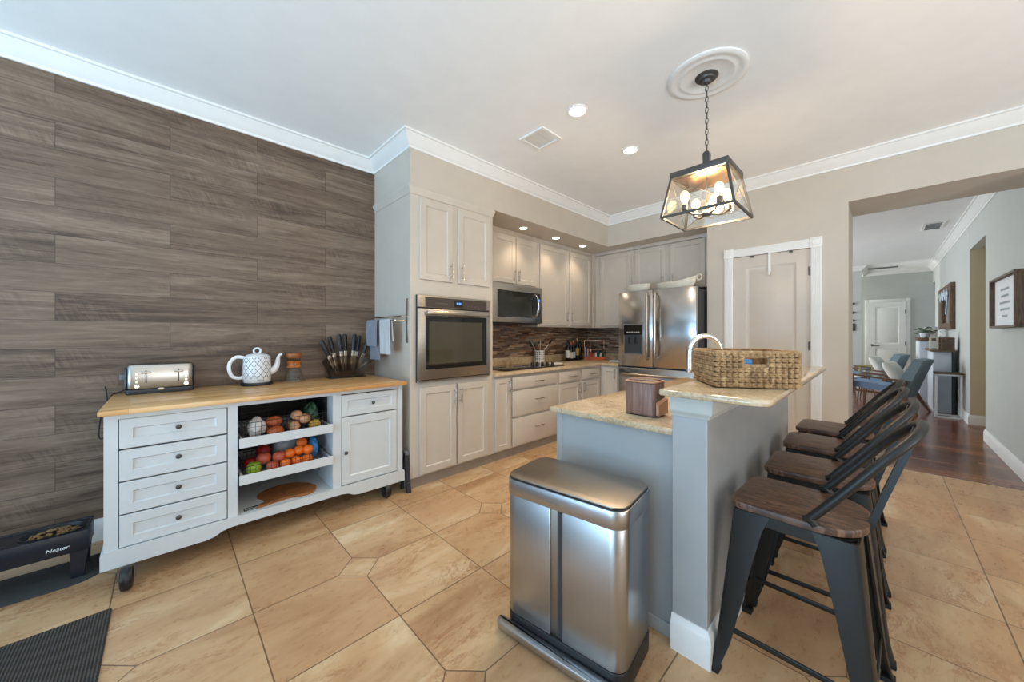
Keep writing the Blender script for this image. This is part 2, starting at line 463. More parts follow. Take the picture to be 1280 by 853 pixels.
def walnut_seat():
    t = NT('walnut_seat_wood'); x, y, z = t.co()
    p = t.vec(t.M('MULTIPLY', x, 16), t.M('MULTIPLY', y, 3.2), z)
    a = t.noise(p, 1.0, 3, 0.5, 2.2)
    w = t.M('SINE', t.M('MULTIPLY', a, 42.0))
    f = t.M('ADD', t.M('MULTIPLY', w, 0.16), t.noise(t.vec(t.M('MULTIPLY', x, 120), t.M('MULTIPLY', y, 8), z), 1.0, 3))
    c = t.ramp(f, [(0.3, (62, 42, 31)), (0.5, (92, 64, 47)), (0.72, (122, 90, 68))])
    return t.done(c, 0.42)

MT = {}
MT['wall'] = plain('greige_wall_paint', (200, 190, 176), 0.6, var=0.01, bump=0.05)
MT['cream'] = plain('cream_wall_paint', (214, 200, 166), 0.6, var=0.01)
MT['hall'] = plain('pale_grey_wall_paint', (192, 194, 188), 0.6, var=0.01)
MT['ceil'] = plain('white_ceiling_paint', (243, 243, 241), 0.7, var=0.008, bump=0.04)
MT['trim'] = plain('white_trim_paint', (236, 235, 231), 0.38, var=0.008)
MT['cab'] = plain('greige_cabinet_paint', (202, 192, 179), 0.34, var=0.012)
MT['isl'] = plain('light_grey_island_paint', (168, 169, 168), 0.26, var=0.012)
MT['cart'] = plain('white_cart_paint', (208, 213, 214), 0.34, var=0.01)
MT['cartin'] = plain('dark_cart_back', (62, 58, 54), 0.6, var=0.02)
MT['toe'] = plain('shaded_cabinet_paint', (150, 138, 126), 0.45)  # cabinet paint darkened: the shade of the toe recess is in the colour
MT['plank'] = plank_wall()
MT['tile'] = tile_floor()
MT['wfloor'] = plank_mat('red_brown_plank_floor', [(66, 32, 20), (112, 62, 38), (150, 92, 58)], 1.1, 0.11, 1, 0, 0.2, gx=1.6, gy=26)
MT['granite'] = granite()
MT['mosaic'] = mosaic()
MT['butcher'] = plank_mat('butcher_block', [(196, 144, 86), (222, 174, 114), (236, 196, 142)], 0.55, 0.042, 0, 1, 0.3, gap=0.0007, seamcol=(170, 116, 66), rnd=0.4, sd=0.5, bumpv=0.03)
MT['steel'] = steel('brushed_steel', (180, 175, 167), 0.3, 0, amt=0.03)
MT['fsteel'] = steel('fridge_steel', (190, 192, 194), 0.22, 2, amt=0.02)
MT['tsteel'] = steel('bin_steel', (178, 178, 178), 0.30, 2, amt=0.012)
MT['lidsteel'] = steel('bin_lid_steel', (160, 150, 138), 0.36, 0, amt=0.012)
MT['nickel'] = plain('satin_nickel', (190, 182, 170), 0.25, 1.0)
MT['chrome'] = plain('chrome', (225, 226, 228), 0.06, 1.0, var=0.0)
MT['dglass'] = plain('black_oven_glass', (30, 29, 27), 0.05, 0.0, var=0.0)
MT['oglass'] = plain('olive_oven_window', (70, 66, 52), 0.06, 0.0, var=0.02)
MT['black'] = plain('black_plastic', (24, 24, 26), 0.38)
MT['dgrey'] = plain('dark_grey_plastic', (52, 54, 58), 0.45)
MT['mgrey'] = plain('mid_grey_plastic', (112, 114, 116), 0.45)
MT['rubber'] = plain('black_rubber', (18, 18, 18), 0.7)
MT['bronze'] = plain('dark_bronze', (82, 80, 77), 0.42, 0.5)
MT['gun'] = plain('gunmetal_powder_coat', (27, 27, 24), 0.42, 0.1, var=0.06, scale=14)
MT['seat'] = walnut_seat()
MT['brown'] = grain('brown_woodgrain', [(100, 72, 62), (130, 97, 85), (154, 120, 106)], 2, 3, 50, 0.4)
MT['tan'] = plain('tan_tray', (186, 140, 108), 0.4)
MT['board'] = grain('acacia_board', [(106, 60, 28), (150, 92, 48), (182, 122, 72)], 0, 4, 34, 0.45)
MT['board2'] = grain('pale_dough_bowl_wood', [(204, 192, 170), (218, 208, 188), (228, 220, 204)], 1, 4, 34, 0.5)
MT['wick'] = grain('seagrass_weave', [(112, 84, 56), (160, 124, 84), (196, 162, 116)], 2, 20, 40, 0.75)
MT['oakarm'] = grain('walnut_chair_wood', [(76, 52, 38), (104, 74, 54), (128, 94, 70)], 1, 4, 40, 0.4)
MT['rustic'] = grain('rustic_frame_wood', [(72, 54, 42), (100, 78, 60), (126, 100, 78)], 2, 5, 40, 0.6)
MT['kettle'] = kettle_pat()
MT['ceramic'] = plain('white_ceramic', (234, 235, 235), 0.16, var=0.0)
MT['glass'] = glassy('clear_glass', (240, 244, 245), 0.02, 1.0)
MT['smoke'] = glassy('smoked_acrylic', (214, 210, 206), 0.05, 0.5)
MT['lampglass'] = glassy('lamp_glass', (252, 251, 248), 0.02, 0.35)
MT['bulb'] = emit('warm_bulb', (255, 214, 150), 6.0)
MT['can'] = emit('recessed_lamp', (255, 240, 214), 14.0)
MT['clock'] = emit('blue_clock', (90, 150, 255), 1.6)
MT['rug'] = ribbed_rug()
MT['mat'] = plain('charcoal_mat', (58, 58, 56), 0.85, bump=0.3)
MT['kib'] = plain('kibble', (118, 90, 54), 0.8, var=0.35, scale=80)
MT['navy'] = plain('navy_black_plastic', (20, 25, 36), 0.35)
MT['white'] = plain('white_print', (236, 238, 240), 0.5, var=0.0)
MT['towelg'] = plain('grey_terry', (142, 146, 156), 0.95, bump=0.5, bscale=300)
MT['towelw'] = plain('pale_terry', (202, 204, 204), 0.95, bump=0.5, bscale=300)
MT['wine'] = plain('dark_wine_glass', (22, 16, 16), 0.08)
MT['label'] = plain('paper_label', (222, 216, 202), 0.6)
MT['gold'] = plain('brass', (196, 158, 92), 0.3, 1.0)
MT['blueup'] = plain('slate_blue_fabric', (118, 142, 168), 0.95, bump=0.4, bscale=250)
MT['greyup'] = plain('slate_grey_fabric', (122, 140, 148), 0.95, bump=0.4, bscale=250)
MT['linen'] = plain('cream_cushion', (216, 214, 204), 0.95, bump=0.4, bscale=250)
MT['leaf'] = plain('dusty_green_leaf', (92, 116, 92), 0.6, var=0.2)
MT['mirror'] = plain('mirror_glass', (220, 224, 226), 0.03, 1.0, var=0.0)
MT['wht_metal'] = plain('white_metal', (226, 228, 230), 0.4)
MT['gwall'] = plain('grey_cabinet_board', (196, 202, 208), 0.5)
for n_, c_ in dict(apple=(176, 40, 38), applep=(196, 92, 66), green=(150, 176, 44), orange=(236, 112, 28), potato=(202, 150, 112), sweet=(190, 92, 48),
                   bluebag=(56, 132, 190), silver=(176, 186, 196), whitebag=(214, 208, 204), greenbag=(52, 84, 60), red=(176, 52, 44), pink=(206, 150, 156), teal=(50, 90, 92), oil=(178, 138, 40)).items():
    MT[n_] = plain(n_ + '_skin', c_, 0.4, var=0.12, scale=14)
MT['copper'] = plain('copper_wire', (186, 128, 92), 0.3, 1.0)

# ------------------------------------------------------------------ the setting
YW, XF, XK, ZC = 3.382, 4.49, 5.0, 2.92        # plank wall, pantry wall face, alcove back wall, ceiling
YS, ZS = 2.687, 2.523                          # soffit front, soffit underside
m = MB(); m.box(-3.0, 5.04, -3.2, YW, -0.06, 0.0); struct('floor', m, MT['tile'])
m = MB(); m.box(5.04, 13.5, -2.2, 3.5, -0.06, 0.0); struct('floor_living', m, MT['wfloor'])
m = MB(); m.box(-3.1, 13.5, -3.3, 3.6, ZC, ZC+0.08); struct('ceiling', m, MT['ceil'])
m = MB(); m.box(-3.1, 5.1, YW, YW+0.1, -0.06, ZC); struct('wall_left', m, MT['plank'])
m = MB(); m.box(XK, XK+0.1, 1.394, YW, 0, ZC); struct('wall_alcove', m, MT['wall'])
DY0, DY1, DZ = 0.470, 1.129, 2.123             # pantry door
m = MB()
m.box(XF, XF+0.1, DY1, 1.394, 0, ZC); m.box(XF, XF+0.1, 0.205, DY0, 0, ZC); m.box(XF, XF+0.1, DY0, DY1, DZ, ZC)
m.box(XF+0.1, 5.1, 1.294, 1.394, 0, ZC); m.box(XF+0.1, 5.1, 0.205, 0.305, 0, ZC); m.box(5.0, 5.1, 0.305, 1.294, 0, ZC)
m.box(XF, 5.1, -0.88, 0.205, 2.498, ZC)
struct('wall_pantry', m, MT['wall'])
m = MB(); m.box(XF, XF+0.12, -3.2, -0.98, 0, ZC); struct('wall_front', m, MT['wall'])
m = MB()
m.box(XF, 7.09, -0.98, -0.88, 0, ZC); m.box(7.09, 8.2, -0.98, -0.88, 2.48, ZC); m.box(8.206, 12.8, -0.98, -0.88, 0, ZC); m.box(12.8, 13.3, -0.98, -0.88, 2.52, ZC)
struct('wall_hall', m, MT['hall'])
m = MB()
m.box(8.2, 8.32, -2.1, -0.981, 0, 2.9); m.box(8.2, 8.2055, -0.981, -0.8802, 0, 2.479); m.box(6.97, 7.09, -2.1, -0.98, 0, ZC); m.box(7.09, 8.2, -2.2, -2.1, 0, ZC)
struct('wall_passage', m, MT['cream'])
m = MB(); m.box(13.3, 13.4, -2.2, 3.5, 0, ZC); m.box(12.6, 13.3, -1.6, -1.5, 0, ZC); struct('wall_far', m, MT['hall'])
m = MB(); m.box(12.0, 12.12, 0.32, 3.5, 0, ZC); struct('wall_partition', m, MT['hall'])
m = MB(); m.box(5.1, 5.2, 0.205, 3.5, 0, ZC); struct('wall_living', m, MT['hall'])
# living-room window wall
m = MB(); m.box(5.1, 6.9, 3.5, 3.6, 0, ZC); m.box(11.5, 13.4, 3.5, 3.6, 0, ZC); m.box(6.9, 11.5, 3.5, 3.6, 0, 0.4); m.box(6.9, 11.5, 3.5, 3.6, 2.6, ZC)
struct('wall_window', m, MT['hall'])
# wall behind the camera with its glazed doors, and the side wall with its windows
m = MB(); m.box(-3.1, -3.0, -3.2, -1.55, 0, ZC); m.box(-3.1, -3.0, 2.65, YW, 0, ZC); m.box(-3.1, -3.0, -1.55, 2.65, 2.4, ZC); m.box(-3.1, -3.0, -1.55, 2.65, 0, 0.1)
struct('wall_back', m, MT['wall'])
m = MB()
for y in (-1.55, -0.15, 1.25, 2.6): m.box(-3.08, -3.02, y, y+0.06, 0.1, 2.4)
m.box(-3.08, -3.02, -1.55, 2.65, 2.34, 2.4); m.box(-3.08, -3.02, -1.55, 2.65, 0.1, 0.18)
struct('window_1', m, MT['trim'])
m = MB(); m.box(-3.0, -1.7, -3.3, -3.2, 0, ZC); m.box(2.9, XF, -3.3, -3.2, 0, ZC); m.box(-1.7, 2.9, -3.3, -3.2, 0, 0.45); m.box(-1.7, 2.9, -3.3, -3.2, 2.45, ZC)
struct('wall_right', m, MT['wall'])
m = MB()
for x in (-1.7, -0.17, 1.36, 2.84): m.box(x, x+0.06, -3.28, -3.22, 0.45, 2.45)
struct('window_2', m, MT['trim'])
# soffit over the cabinets
m = MB(); m.prism([(1.437, YW), (1.437, YS), (XF, YS), (XF, 1.394), (XK, 1.394), (XK, YW)], ZS, ZC)
struct('ceiling_soffit', m, MT['wall'])
# crown mouldings
def crown(z): return [(0, z-0.104), (0.012, z-0.104), (0.016, z-0.088), (0.03, z-0.078), (0.055, z-0.045), (0.078, z-0.024), (0.084, z-0.016), (0.1, z-0.014), (0.1, z), (0, z)]
m = MB(); sweep(m, [(-3.0, YW), (1.437, YW), (1.437, YS), (XF, YS), (XF, -3.2)], crown(ZC), -1); struct('trim_1', m, MT['trim'])
m = MB(); sweep(m, [(5.1, -0.88), (13.3, -0.88), (13.3, 0.6)], crown(ZC), 1); struct('trim_2', m, MT['trim'])
m = MB(); sweep(m, [(12.0, 3.5), (12.0, 0.32), (13.3, 0.32)], crown(ZC), -1); struct('trim_3', m, MT['trim'])
# baseboards
def base(h, t=0.016): return [(0, 0), (t, 0), (t, h-0.03), (t-0.004, h-0.022), (0.008, h-0.01), (0.005, h), (0, h)]
m = MB(); sweep(m, [(-3.0, YW), (1.43, YW)], base(0.135), -1); struct('baseboard_left', m, MT['trim'])
m = MB(); sweep(m, [(XF, -0.88), (7.09, -0.88)], base(0.14), 1); sweep(m, [(8.2, -2.1), (8.2, -0.88), (12.8, -0.88)], base(0.14), 1); struct('baseboard_hall', m, MT['trim'])
m = MB(); sweep(m, [(XF, 1.394), (XF, 1.225)], base(0.14), -1); sweep(m, [(XF, 0.372), (XF, 0.205), (5.1, 0.205)], base(0.14), -1); struct('baseboard_pantry', m, MT['trim'])
m = MB(); sweep(m, [(13.3, -0.88), (13.3, -0.60)], base(0.14), 1); sweep(m, [(12.0, 3.5), (12.0, 0.32)], base(0.14), -1); struct('baseboard_far', m, MT['trim'])
# pantry door with fluted casing and corner blocks
def fl_case(m, u0, u1, z0, z1, vertical=True):
    n = 5
    m.box(XF-0.016, XF, u0, u1, z0, z1, 0.002)
    if vertical:
        w = (u1-u0)/(n+1)
        for i in range(n):
            c = u0 + w*(i+1); m.box(XF-0.021, XF-0.016, c-w*0.28, c+w*0.28, z0, z1, 0.0015, 1)
    else:
        w = (z1-z0)/(n+1)
        for i in range(n):
            c = z0 + w*(i+1); m.box(XF-0.021, XF-0.016, u0, u1, c-w*0.28, c+w*0.28, 0.0015, 1)
m = MB()
CW = 0.085
fl_case(m, DY1, DY1+CW, 0, DZ); fl_case(m, DY0-CW, DY0, 0, DZ); fl_case(m, DY0, DY1, DZ, DZ+CW, False)
for y in (DY1-0.006, DY0-CW-0.004):
    m.box(XF-0.026, XF, y, y+CW+0.01, DZ-0.004, DZ+CW+0.008, 0.004)
    c = y+CW/2+0.005
    for r0, r1, d in ((0.034, 0.030, 0.006), (0.018, 0.012, 0.01)):
        m.cyl((XF-0.026, c, DZ+CW/2+0.002), (XF-0.026-d, c, DZ+CW/2+0.002), r0, r1, 24)
struct('trim_4', m, MT['trim'])
XD = Matrix(((0, 1, 0, 0), (-1, 0, 0, 0), (0, 0, 1, 0), (0, 0, 0, 1)))       # (u, -d, w) -> faces -X : x = -d, y = -u
def facing_x(x): return Matrix.Translation((x, 0, 0)) @ XD
def panel_door(m, u0, u1, w0, w1, d0, t, cuts, st=0.11):
    """moulded panel door: slab plus recessed-and-raised panels, in the same axes as shaker()"""
    m.box(u0, u1, -d0-t+0.010, -d0, w0, w1)
    zs = [w0] + [c for c in cuts] + [w1]
    m.box(u0, u0+st, -d0-t, -d0-t+0.010, w0, w1, 0.0); m.box(u1-st, u1, -d0-t, -d0-t+0.010, w0, w1)
    edges = [w0] + cuts + [w1]
    rails = [(w0, w0+0.2), (cuts[0]-0.06, cuts[0]+0.06), (w1-0.12, w1)]
    for a, b in rails: m.box(u0+st, u1-st, -d0-t, -d0-t+0.010, a, b)
    for a, b in ((rails[0][1], rails[1][0]), (rails[1][1], rails[2][0])):
        def rc(i, d): return [(u0+st+i, -d0-t+d, a+i), (u1-st-i, -d0-t+d, a+i), (u1-st-i, -d0-t+d, b-i), (u0+st+i, -d0-t+d, b-i)]
        m.loft([rc(0, 0.0105), rc(0, 0.0), rc(0.012, 0.006), rc(0.02, 0.0085), rc(0.034, 0.0085), rc(0.05, 0.003)])
m = MB(facing_x(XF)); panel_door(m, -DY1+0.003, -DY0-0.003, 0.008, DZ-0.003, -0.045, 0.035, [0.98])
dr = struct('door_1', m, MT['cab'])
m = MB()
for z in (0.25, 1.17, 1.90): m.cyl((XF-0.004, DY0+0.004, z-0.045), (XF-0.004, DY0+0.004, z+0.045), 0.006, n=12); m.box(XF-0.003, XF+0.006, DY0+0.002, DY0+0.02, z-0.04, z+0.04)
m.build('hinge', MT['bronze'], dr)
m = MB()
for y in (0.955, 0.625): m.box(XF-0.003, XF+0.012, y-0.014, y+0.014, DZ-0.022, DZ-0.004, 0.003)
m.build('door_stop', MT['bronze'], dr)
m = MB(); m.cyl((XF+0.01, DY1-0.06, 0.98), (XF-0.045, DY1-0.06, 0.98), 0.012, n=16); m.ball((XF-0.055, DY1-0.06, 0.98), 0.027); m.cyl((XF+0.01, DY1-0.06, 0.98), (XF+0.004, DY1-0.06, 0.98), 0.03, n=24); m.build('door_knob', MT['bronze'], dr)
hk = thing('door_hook', 'slim white over-door hook hanging at the top of the pantry door', 'hook', (XF-0.004, 0.80, 1.95))
m = MB(); m.box(XF-0.004, XF-0.001, 0.788, 0.812, 1.93, DZ+0.002, 0.001, 1); m.box(XF-0.004, XF+0.03, 0.788, 0.812, DZ-0.001, DZ+0.001); m.build('strap', MT['trim'], hk)
m = MB(); m.tube(smooth_path([(XF-0.003, 0.80, 1.94), (XF-0.012, 0.80, 1.905), (XF-0.034, 0.80, 1.90), (XF-0.044, 0.80, 1.925)], 6), 0.007, 8); m.build('hook_tip', MT['trim'], hk)
# far door in the living room, with casing
m = MB(); m.box(13.28, 13.3, 0.21, 0.29, 0, 2.19, 0.003); m.box(13.28, 13.3, -0.52, -0.44, 0, 2.19, 0.003); m.box(13.28, 13.3, -0.44, 0.21, 2.11, 2.19, 0.003); struct('trim_5', m, MT['trim'])
m = MB(facing_x(13.3)); panel_door(m, -0.208, 0.438, 0.008, 2.108, -0.0, 0.032, [0.98]); fd = struct('door_2', m, MT['trim'])
m = MB(); m.cyl((13.268, 0.15, 1.0), (13.24, 0.15, 1.0), 0.03, n=16); m.box(13.225, 13.243, 0.02, 0.165, 0.985, 1.012, 0.006); m.build('door_handle', MT['bronze'], fd)
m = MB()
for z in (0.3, 1.05, 1.85): m.box(13.262, 13.269, -0.445, -0.425, z-0.05, z+0.05)
m.build('hinge', MT['bronze'], fd)
# half wall of the island with its cap moulding and baseboard
HX0, HX1, HY0, HY1 = 1.495, 3.22, 0.464, 0.597
m = MB(); m.box(HX0, HX1, HY0, HY1, 0, 1.033, 0.002, 1); struct('wall_island', m, MT['isl'])
m = MB(); sweep(m, [(HX1, HY1), (HX1, HY0), (HX0, HY0), (HX0, HY1)], [(0, 0.952), (0.008, 0.952), (0.011, 0.962), (0.018, 0.968), (0.022, 0.974), (0.023, 0.980), (0.027, 1.033), (0, 1.033)], 1); struct('trim_6', m, MT['hall'])  # same paint as the half wall, its brighter light put into a paler colour
m = MB(); sweep(m, [(HX1, HY1), (HX1, HY0), (HX0, HY0), (HX0, HY1)], base(0.14, 0.017), 1); struct('baseboard_island', m, MT['trim'])
# mosaic backsplash and the flooring threshold
m = MB(); m.box(2.34, XK-0.008, YW-0.010, YW, 0.985, 1.40); m.box(XK-0.010, XK, 2.40, YW-0.010, 0.985, 1.40); struct('wall_backsplash', m, MT['mosaic'])

# ------------------------------------------------------------------ built-in cabinets
def handle(mb, p, axis, L, out, r=0.0055, st=0.03):
    """bar pull: p centre on the surface, axis unit vector, out unit vector"""
    p = Vector(p); a = Vector(axis); o = Vector(out)
    mb.cyl(p + o*st - a*L/2, p + o*st + a*L/2, r, n=12)
    for s in (-1, 1): mb.cyl(p + a*s*L*0.36, p + a*s*L*0.36 + o*st, r*0.8, n=10)
LF = 2.69                                        # carcass face of the left run
ML = Matrix.Translation((0, LF, 0))              # shaker() frame for doors facing -Y
def ldoor(parent, x0, x1, z0, z1, hx=None, hz=None, L=0.13, horiz=False, name='door', face=LF, rail=0.055, hn=1):
    mb = MB(Matrix.Translation((0, face, 0))); mb.shaker(x0, x1, z0, z1, 0.0005, 0.02, rail)
    d = mb.build(name, MT['cab'], parent)
    if hx is not None:
        mb = MB(); handle(mb, (hx, face-0.0205, hz), (1, 0, 0) if horiz else (0, 0, 1), L, (0, -1, 0)); mb.build('handle', MT['nickel'], d)
    return d
def rdoor(parent, y1, y0, z0, z1, face, hy=None, hz=None, L=0.13, horiz=False, name='door', rail=0.055):
    mb = MB(facing_x(face)); mb.shaker(-y1, -y0, z0, z1, 0.0005, 0.02, rail)
    d = mb.build(name, MT['cab'], parent)
    if hy is not None:
        mb = MB(); handle(mb, (face-0.0205, hy, hz), (0, 1, 0) if horiz else (0, 0, 1), L, (-1, 0, 0)); mb.build('handle', MT['nickel'], d)
    return d
def drawer_front(parent, x0, x1, z0, z1):
    mb = MB(); mb.box(x0, x1, LF-0.021, LF-0.0005, z0, z1, 0.006, 2); d = mb.build('drawer', MT['cab'], parent)
    mb = MB(); handle(mb, ((x0+x1)/2 + 0.03, LF-0.021, (z0+z1)/2 + (0.02 if z1-z0 > 0.2 else 0.0)), (1, 0, 0), 0.14, (0, -1, 0)); mb.build('handle', MT['nickel'], d)
    return d

# tall oven cabinet
tc = thing('tall_cabinet', 'tall greige cabinet around the wall oven, standing at the end of the plank wall', 'cabinet', (1.9, 3.03, 0))
m = MB(); m.box(1.437, 2.335, LF, YW-0.002, 0.088, 2.445, 0.001, 1); m.box(1.437, 2.335, LF+0.03, YW-0.002, 0, 0.088); m.build('body', MT['cab'], tc)
m = MB(); m.box(1.437, 2.335, LF+0.018, LF+0.03, 0, 0.088); m.build('toe_kick', MT['toe'], tc)
m = MB(); sweep(m, [(1.437, YW-0.002), (1.437, LF), (2.335, LF), (2.335, LF+0.35)], [(0, 2.445), (0.004, 2.447), (0.006, 2.465), (0.014, 2.482), (0.020, 2.494), (0.020, 2.508), (0.012, 2.514), (0.012, 2.522), (0, 2.522)], -1); m.build('crown', MT['cab'], tc)
ldoor(tc, 1.521, 1.850, 1.745, 2.425, 1.825, 1.84); ldoor(tc, 1.908, 2.285, 1.745, 2.425, 1.945, 1.84)
ldoor(tc, 1.520, 1.885, 0.105, 0.832, 1.862, 0.73); ldoor(tc, 1.901, 2.262, 0.105, 0.832, 1.925, 0.73)

# wall oven (let into the tall cabinet, trimmed on its face)
ov = thing('wall_oven', 'stainless steel wall oven set in the tall greige cabinet', 'oven', (1.88, LF, 0.88))
Y0 = LF-0.001
m = MB(); m.box(1.488, 2.272, Y0-0.022, Y0, 0.878, 1.613, 0.002, 1); m.build('frame', MT['black'], ov)
m = MB(); m.box(1.488, 2.272, Y0-0.034, Y0-0.022, 1.510, 1.613, 0.002, 1); cp = m.build('control_panel', MT['steel'], ov)
m = MB(); m.box(1.558, 2.226, Y0-0.0365, Y0-0.034, 1.514, 1.597, 0.001, 1); m.build('control_glass', plain('bronze_control_glass', (74, 64, 56), 0.15), cp)
m = MB(); m.box(1.845, 1.940, Y0-0.038, Y0-0.0365, 1.526, 1.586); m.build('display', MT['dglass'], cp)
m = MB()
for i, x in enumerate((1.876, 1.888, 1.904, 1.914)): m.box(x, x+0.007, Y0-0.0388, Y0-0.038, 1.549, 1.566)
m.build('clock_digits', MT['clock'], cp)
for x0, x1, z0, z1 in [(1.66+0.022*i, 1.668+0.022*i, 1.545, 1.552) for i in range(6)] + [(2.0+0.04*i, 2.01+0.04*i, 1.535, 1.541) for i in range(4)]:
    m = MB(); m.box(x0, x1, Y0-0.0372, Y0-0.0365, z0, z1); m.build('touch_key', MT['mgrey'], cp)
m = MB(); m.box(1.488, 2.272, Y0-0.040, Y0-0.022, 0.900, 1.498, 0.003, 2); od = m.build('oven_door', MT['steel'], ov)
m = MB(); m.box(1.556, 2.222, Y0-0.0425, Y0-0.040, 0.985, 1.438, 0.001, 1); m.build('glass_border', MT['dglass'], od)
m = MB(); m.box(1.590, 2.165, Y0-0.0435, Y0-0.0425, 1.03, 1.39); m.build('oven_window', MT['oglass'], od)
m = MB(); m.box(1.556, 2.226, Y0-0.085, Y0-0.070, 1.448, 1.484, 0.005, 2)
for x in (1.575, 2.207): m.box(x-0.012, x+0.012, Y0-0.072, Y0-0.040, 1.452, 1.480, 0.003)
m.build('handle', MT['nickel'], od)
m = MB(); m.box(1.488, 2.272, Y0-0.034, Y0-0.022, 0.878, 0.892, 0.002, 1); m.build('bottom_trim', MT['steel'], ov)

# base cabinets of the left run
def base_body(x0, x1, t):
    m = MB(); m.box(x0, x1, LF, YW-0.03, 0.088, 0.856); m.box(x0, x1, LF+0.05, YW-0.03, 0, 0.088); m.build('body', MT['cab'], t)
    m = MB(); m.box(x0, x1, LF+0.02, LF+0.05, 0, 0.088); m.build('toe_kick', MT['toe'], t)
t = thing('base_cabinet', 'narrow greige base cabinet with one slim door beside the oven cabinet', 'cabinet', (2.46, 3.0, 0)); base_body(2.337, 2.58, t)
ldoor(t, 2.356, 2.562, 0.105, 0.835, 2.535, 0.745, rail=0.05)
t = thing('base_cabinet', 'greige base cabinet with three wide drawers under the cooktop', 'cabinet', (2.96, 3.0, 0)); base_body(2.582, 3.352, t)
for a, b in ((0.105, 0.392), (0.415, 0.682), (0.703, 0.830)): drawer_front(t, 2.597, 3.325, a, b)
t = thing('base_cabinet', 'greige base cabinet with two drawers over two doors near the corner', 'cabinet', (3.8, 3.0, 0)); base_body(3.354, 4.285, t)
drawer_front(t, 3.380, 3.800, 0.698, 0.828); drawer_front(t, 3.848, 4.255, 0.698, 0.828)
ldoor(t, 3.380, 3.800, 0.105, 0.678, 3.765, 0.60); ldoor(t, 3.848, 4.255, 0.105, 0.678, 3.885, 0.60)
t = thing('base_cabinet', 'greige corner base cabinet with one door between left run and fridge', 'cabinet', (4.65, 2.9, 0))
m = MB(); m.box(4.30, XK-0.002, 2.405, LF-0.002, 0.088, 0.856); m.box(4.33, XK-0.002, 2.405, LF-0.002, 0, 0.088); m.box(4.287, XK-0.002, LF, YW-0.03, 0.0, 0.856); m.build('body', MT['cab'], t)
rdoor(t, 2.648, 2.42, 0.105, 0.835, 4.30, 2.45, 0.76, rail=0.05)
m = MB(); m.box(4.32, 4.33, 2.405, LF-0.03, 0, 0.088); m.build('toe_kick', MT['toe'], t)
# granite worktop with upstand
def cpoly(i): return [(2.338+i, YW-0.014-i), (2.338+i, 2.648+i), (4.272-i, 2.648+i), (4.272-i, 2.402+i), (XK-0.014-i, 2.402+i), (XK-0.014-i, YW-0.014-i)]
m = MB()
rings = [[(x, y, z) for x, y in ([(2.338, YW-0.012), (2.338, 2.648+i), (4.272+i, 2.648+i), (4.272+i, 2.402), (XK-0.012, 2.402), (XK-0.012, YW-0.012)])] for i, z in ((0.006, 0.858), (0, 0.864), (0, 0.884), (0.002, 0.888), (0.006, 0.890))]
m.loft(rings)
wt = put(m.build('granite_worktop', MT['granite']), 'L-shaped tan granite worktop on the greige base cabinets by the wall', 'worktop')
m = MB(); m.box(2.34, XK-0.034, YW-0.034, YW-0.012, 0.890, 0.984, 0.003); m.box(XK-0.034, XK-0.012, 2.404, YW-0.034, 0.890, 0.984, 0.003); m.build('upstand', MT['granite'], wt)
# upper cabinets
UF = 3.09
def upper_crown(x0, x1, t):
    m = MB(); m.prism([(x0, UF-0.012), (x1, UF-0.012), (x1, UF+0.02), (x0, UF+0.02)], 2.475, 2.490); m.box(x0, x1, UF-0.022, UF+0.02, 2.490, 2.522, 0.003); m.build('crown', MT['cab'], t)
t = thing('upper_cabinet', 'short greige two-door upper cabinet above the microwave', 'cabinet', (3.0, 3.23, 1.87))
m = MB(); m.box(2.60, 3.445, UF, YW-0.002, 1.872, 2.475); m.build('body', MT['cab'], t)
ldoor(t, 2.665, 3.036, 1.892, 2.448, 3.012, 1.99, face=UF); ldoor(t, 3.050, 3.405, 1.892, 2.448, 3.080, 1.99, face=UF); upper_crown(2.60, 3.445, t)
t = thing('upper_cabinet', 'tall greige two-door upper cabinet right of the microwave', 'cabinet', (4.08, 3.23, 1.38))
m = MB(); m.box(3.447, 4.69, UF, YW-0.012, 1.382, 2.475); m.build('body', MT['cab'], t)
ldoor(t, 3.484, 4.085, 1.405, 2.455, 4.055, 1.53, face=UF); ldoor(t, 4.130, 4.652, 1.405, 2.455, 4.165, 1.53, face=UF); upper_crown(3.447, 4.69, t)
RF = 4.75
t = thing('upper_cabinet', 'greige one-door upper cabinet in the corner left of the fridge', 'cabinet', (4.87, 2.7, 1.38))
m = MB(); m.box(RF, XK-0.012, 2.44, YW-0.012, 1.382, 2.475); m.box(4.692, RF, 3.05, YW-0.012, 1.382, 2.475); m.build('body', MT['cab'], t)
rdoor(t, 2.965, 2.463, 1.41, 2.462, RF)
m = MB(); m.box(RF-0.02, RF+0.02, 2.44, UF-0.023, 2.478, 2.522, 0.003); m.box(4.695, RF+0.02, UF-0.022, UF+0.03, 2.478, 2.522, 0.003); m.build('crown', MT['cab'], t)
t = thing('upper_cabinet', 'greige two-door upper cabinet above the fridge', 'cabinet', (4.87, 1.95, 1.88))
m = MB(); m.box(RF, XK-0.012, 1.398, 2.438, 1.868, 2.475); m.build('body', MT['cab'], t)
rdoor(t, 2.398, 1.976, 1.893, 2.462, RF, 2.005, 1.99); rdoor(t, 1.918, 1.495, 1.893, 2.462, RF, 1.885, 1.99)
m = MB(); m.box(RF-0.02, RF+0.02, 1.398, 2.438, 2.478, 2.522, 0.003); m.build('crown', MT['cab'], t)

